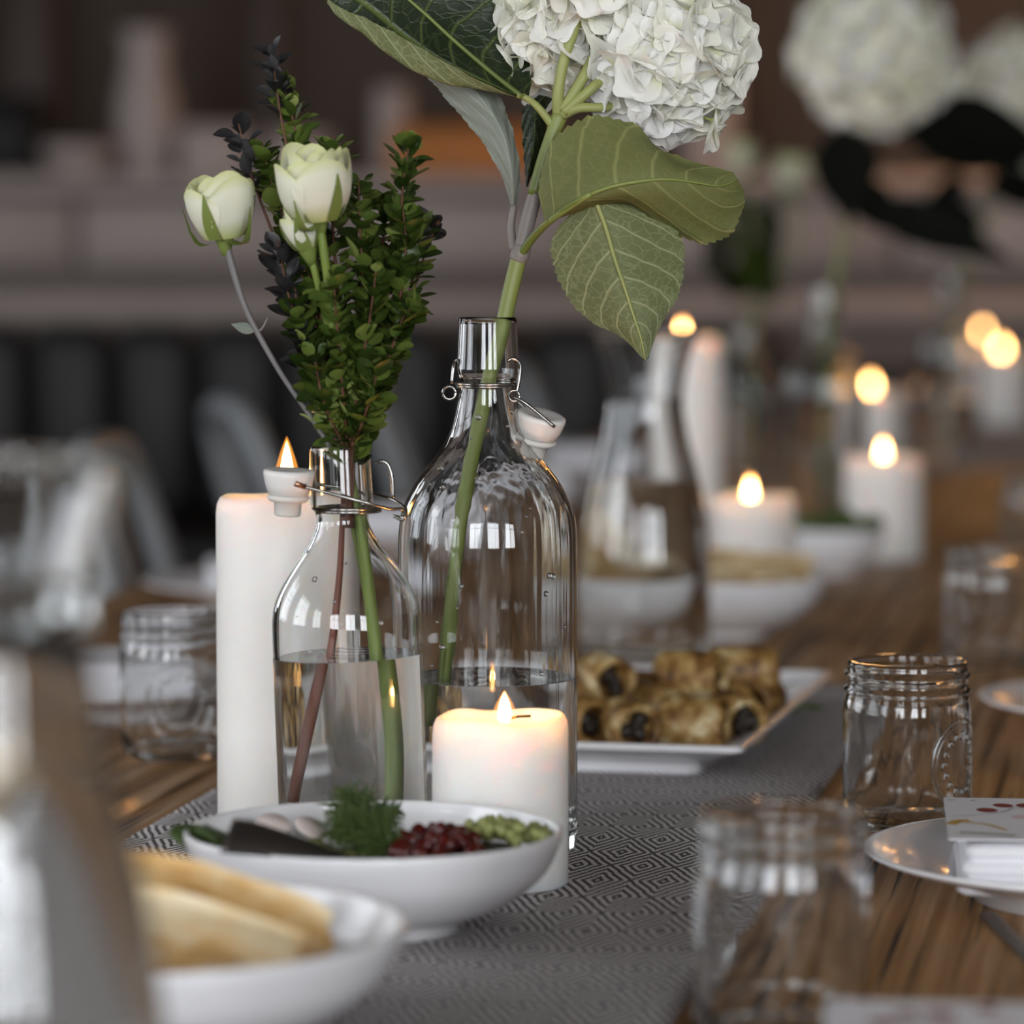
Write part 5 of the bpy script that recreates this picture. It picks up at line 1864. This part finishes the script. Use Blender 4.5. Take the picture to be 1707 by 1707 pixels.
for i, (px, w, h, lab) in enumerate(((362, 0.17, 0.11, 'grey box on the bar to the right of the urn'), (500, 0.16, 0.09, 'pale grey low box on the bar behind the boxwood'), (1180, 0.13, 0.30, 'mauve grey upright box on the bar behind the hydrangea'))):
    o = thing('storage_box', lab, 'box', (bx(px), BYY + 0.02, BT))
    obj('body', *bbox(0, 0, h / 2, w, 0.2, h, 0.006), M['bar_paint'], o)
    obj('lid', *bbox(0, 0, h + 0.008, w + 0.01, 0.21, 0.016, 0.004), M['bar_paint'], o)
o = thing('wooden_tray', 'oak box tray on the bar behind the leaves, orange glow in its colour', 'tray', (bx(790), BYY - 0.02, BT))
for dx, w, yy in ((0, 0.42, -0.11), (0, 0.42, 0.11)):
    obj('long_side', *bbox(dx, yy, 0.06, w, 0.014, 0.12, 0.003), M['oak'], o)
for dx in (-0.203, 0.203):
    obj('short_side', *bbox(dx, 0, 0.06, 0.014, 0.206, 0.12, 0.003), M['oak'], o)
obj('bottom', *box(0, 0, 0.006, 0.39, 0.2, 0.012), M['oak'], o, smooth=False)
o = thing('grey_canister', 'grey canister standing in the oak tray', 'canister', (bx(655), BYY - 0.03, BT + 0.0125))
obj('body', *lathe([(0, 0), (0.043, 0), (0.045, 0.004), (0.045, 0.18), (0.043, 0.184), (0, 0.184)], 32), M['urn'], o)
obj('lid', *lathe([(0, 0.185), (0.047, 0.185), (0.047, 0.203), (0.04, 0.207), (0, 0.207)], 32), M['urn'], o)
for px, w, lab in ((1243, 0.055, 'dark wooden post behind the white hydrangea'), (60, 0.20, 'wide dark wooden post at the back left'), (455, 0.12, 'dark wooden post behind the boxwood tip')):
    o = thing('wooden_post', lab, 'post', (bx(px) * 1.1, 10.0, 0))
    obj('shaft', *bbox(0, 0, CEIL / 2, w, w * 0.8, CEIL, 0.006), M['brown'], o)
    obj('base', *bbox(0, 0, 0.08, w + 0.03, w * 0.8 + 0.03, 0.16, 0.006), M['brown'], o)

# warm globe lamps hung over the far end of the room
M['globe'] = None
gt = NT('lamp_globe')
ge = gt.n('ShaderNodeEmission', i_Strength=14.0)
ge.inputs[0].default_value = (1.0, 0.46, 0.13, 1)
M['globe'] = gt.done(ge)
M['brass'] = plain('aged_brass', '#8a6a35', 0.35, 0.1, 20, 1.0)
for i, (x, y, z) in enumerate(((1.30, 8.7, 1.98), (2.0, 7.6, 2.0), (1.75, 9.3, 2.0))):
    t = thing('pendant_lamp', ('warm globe pendant lamp over the far right end of the table', 'warm globe pendant lamp nearest the pale right wall', 'warm globe pendant lamp over the bar')[i], 'lamp', (x, y, z), 0, 'warm globe pendants')
    obj('globe', *lathe([(0.13 * math.sin(PI * k / 16) if 0 < k < 16 else 0, -0.13 * math.cos(PI * k / 16)) for k in range(17)], 28), M['globe'], t)
    obj('lamp_holder', *lathe([(0, 0.12), (0.035, 0.12), (0.04, 0.135), (0.025, 0.19), (0, 0.19)], 20), M['brass'], t)
    obj('cord', *tube([(0, 0, 0.18), (0, 0, CEIL - z)], 0.005, 6), M['dark_box'], t)
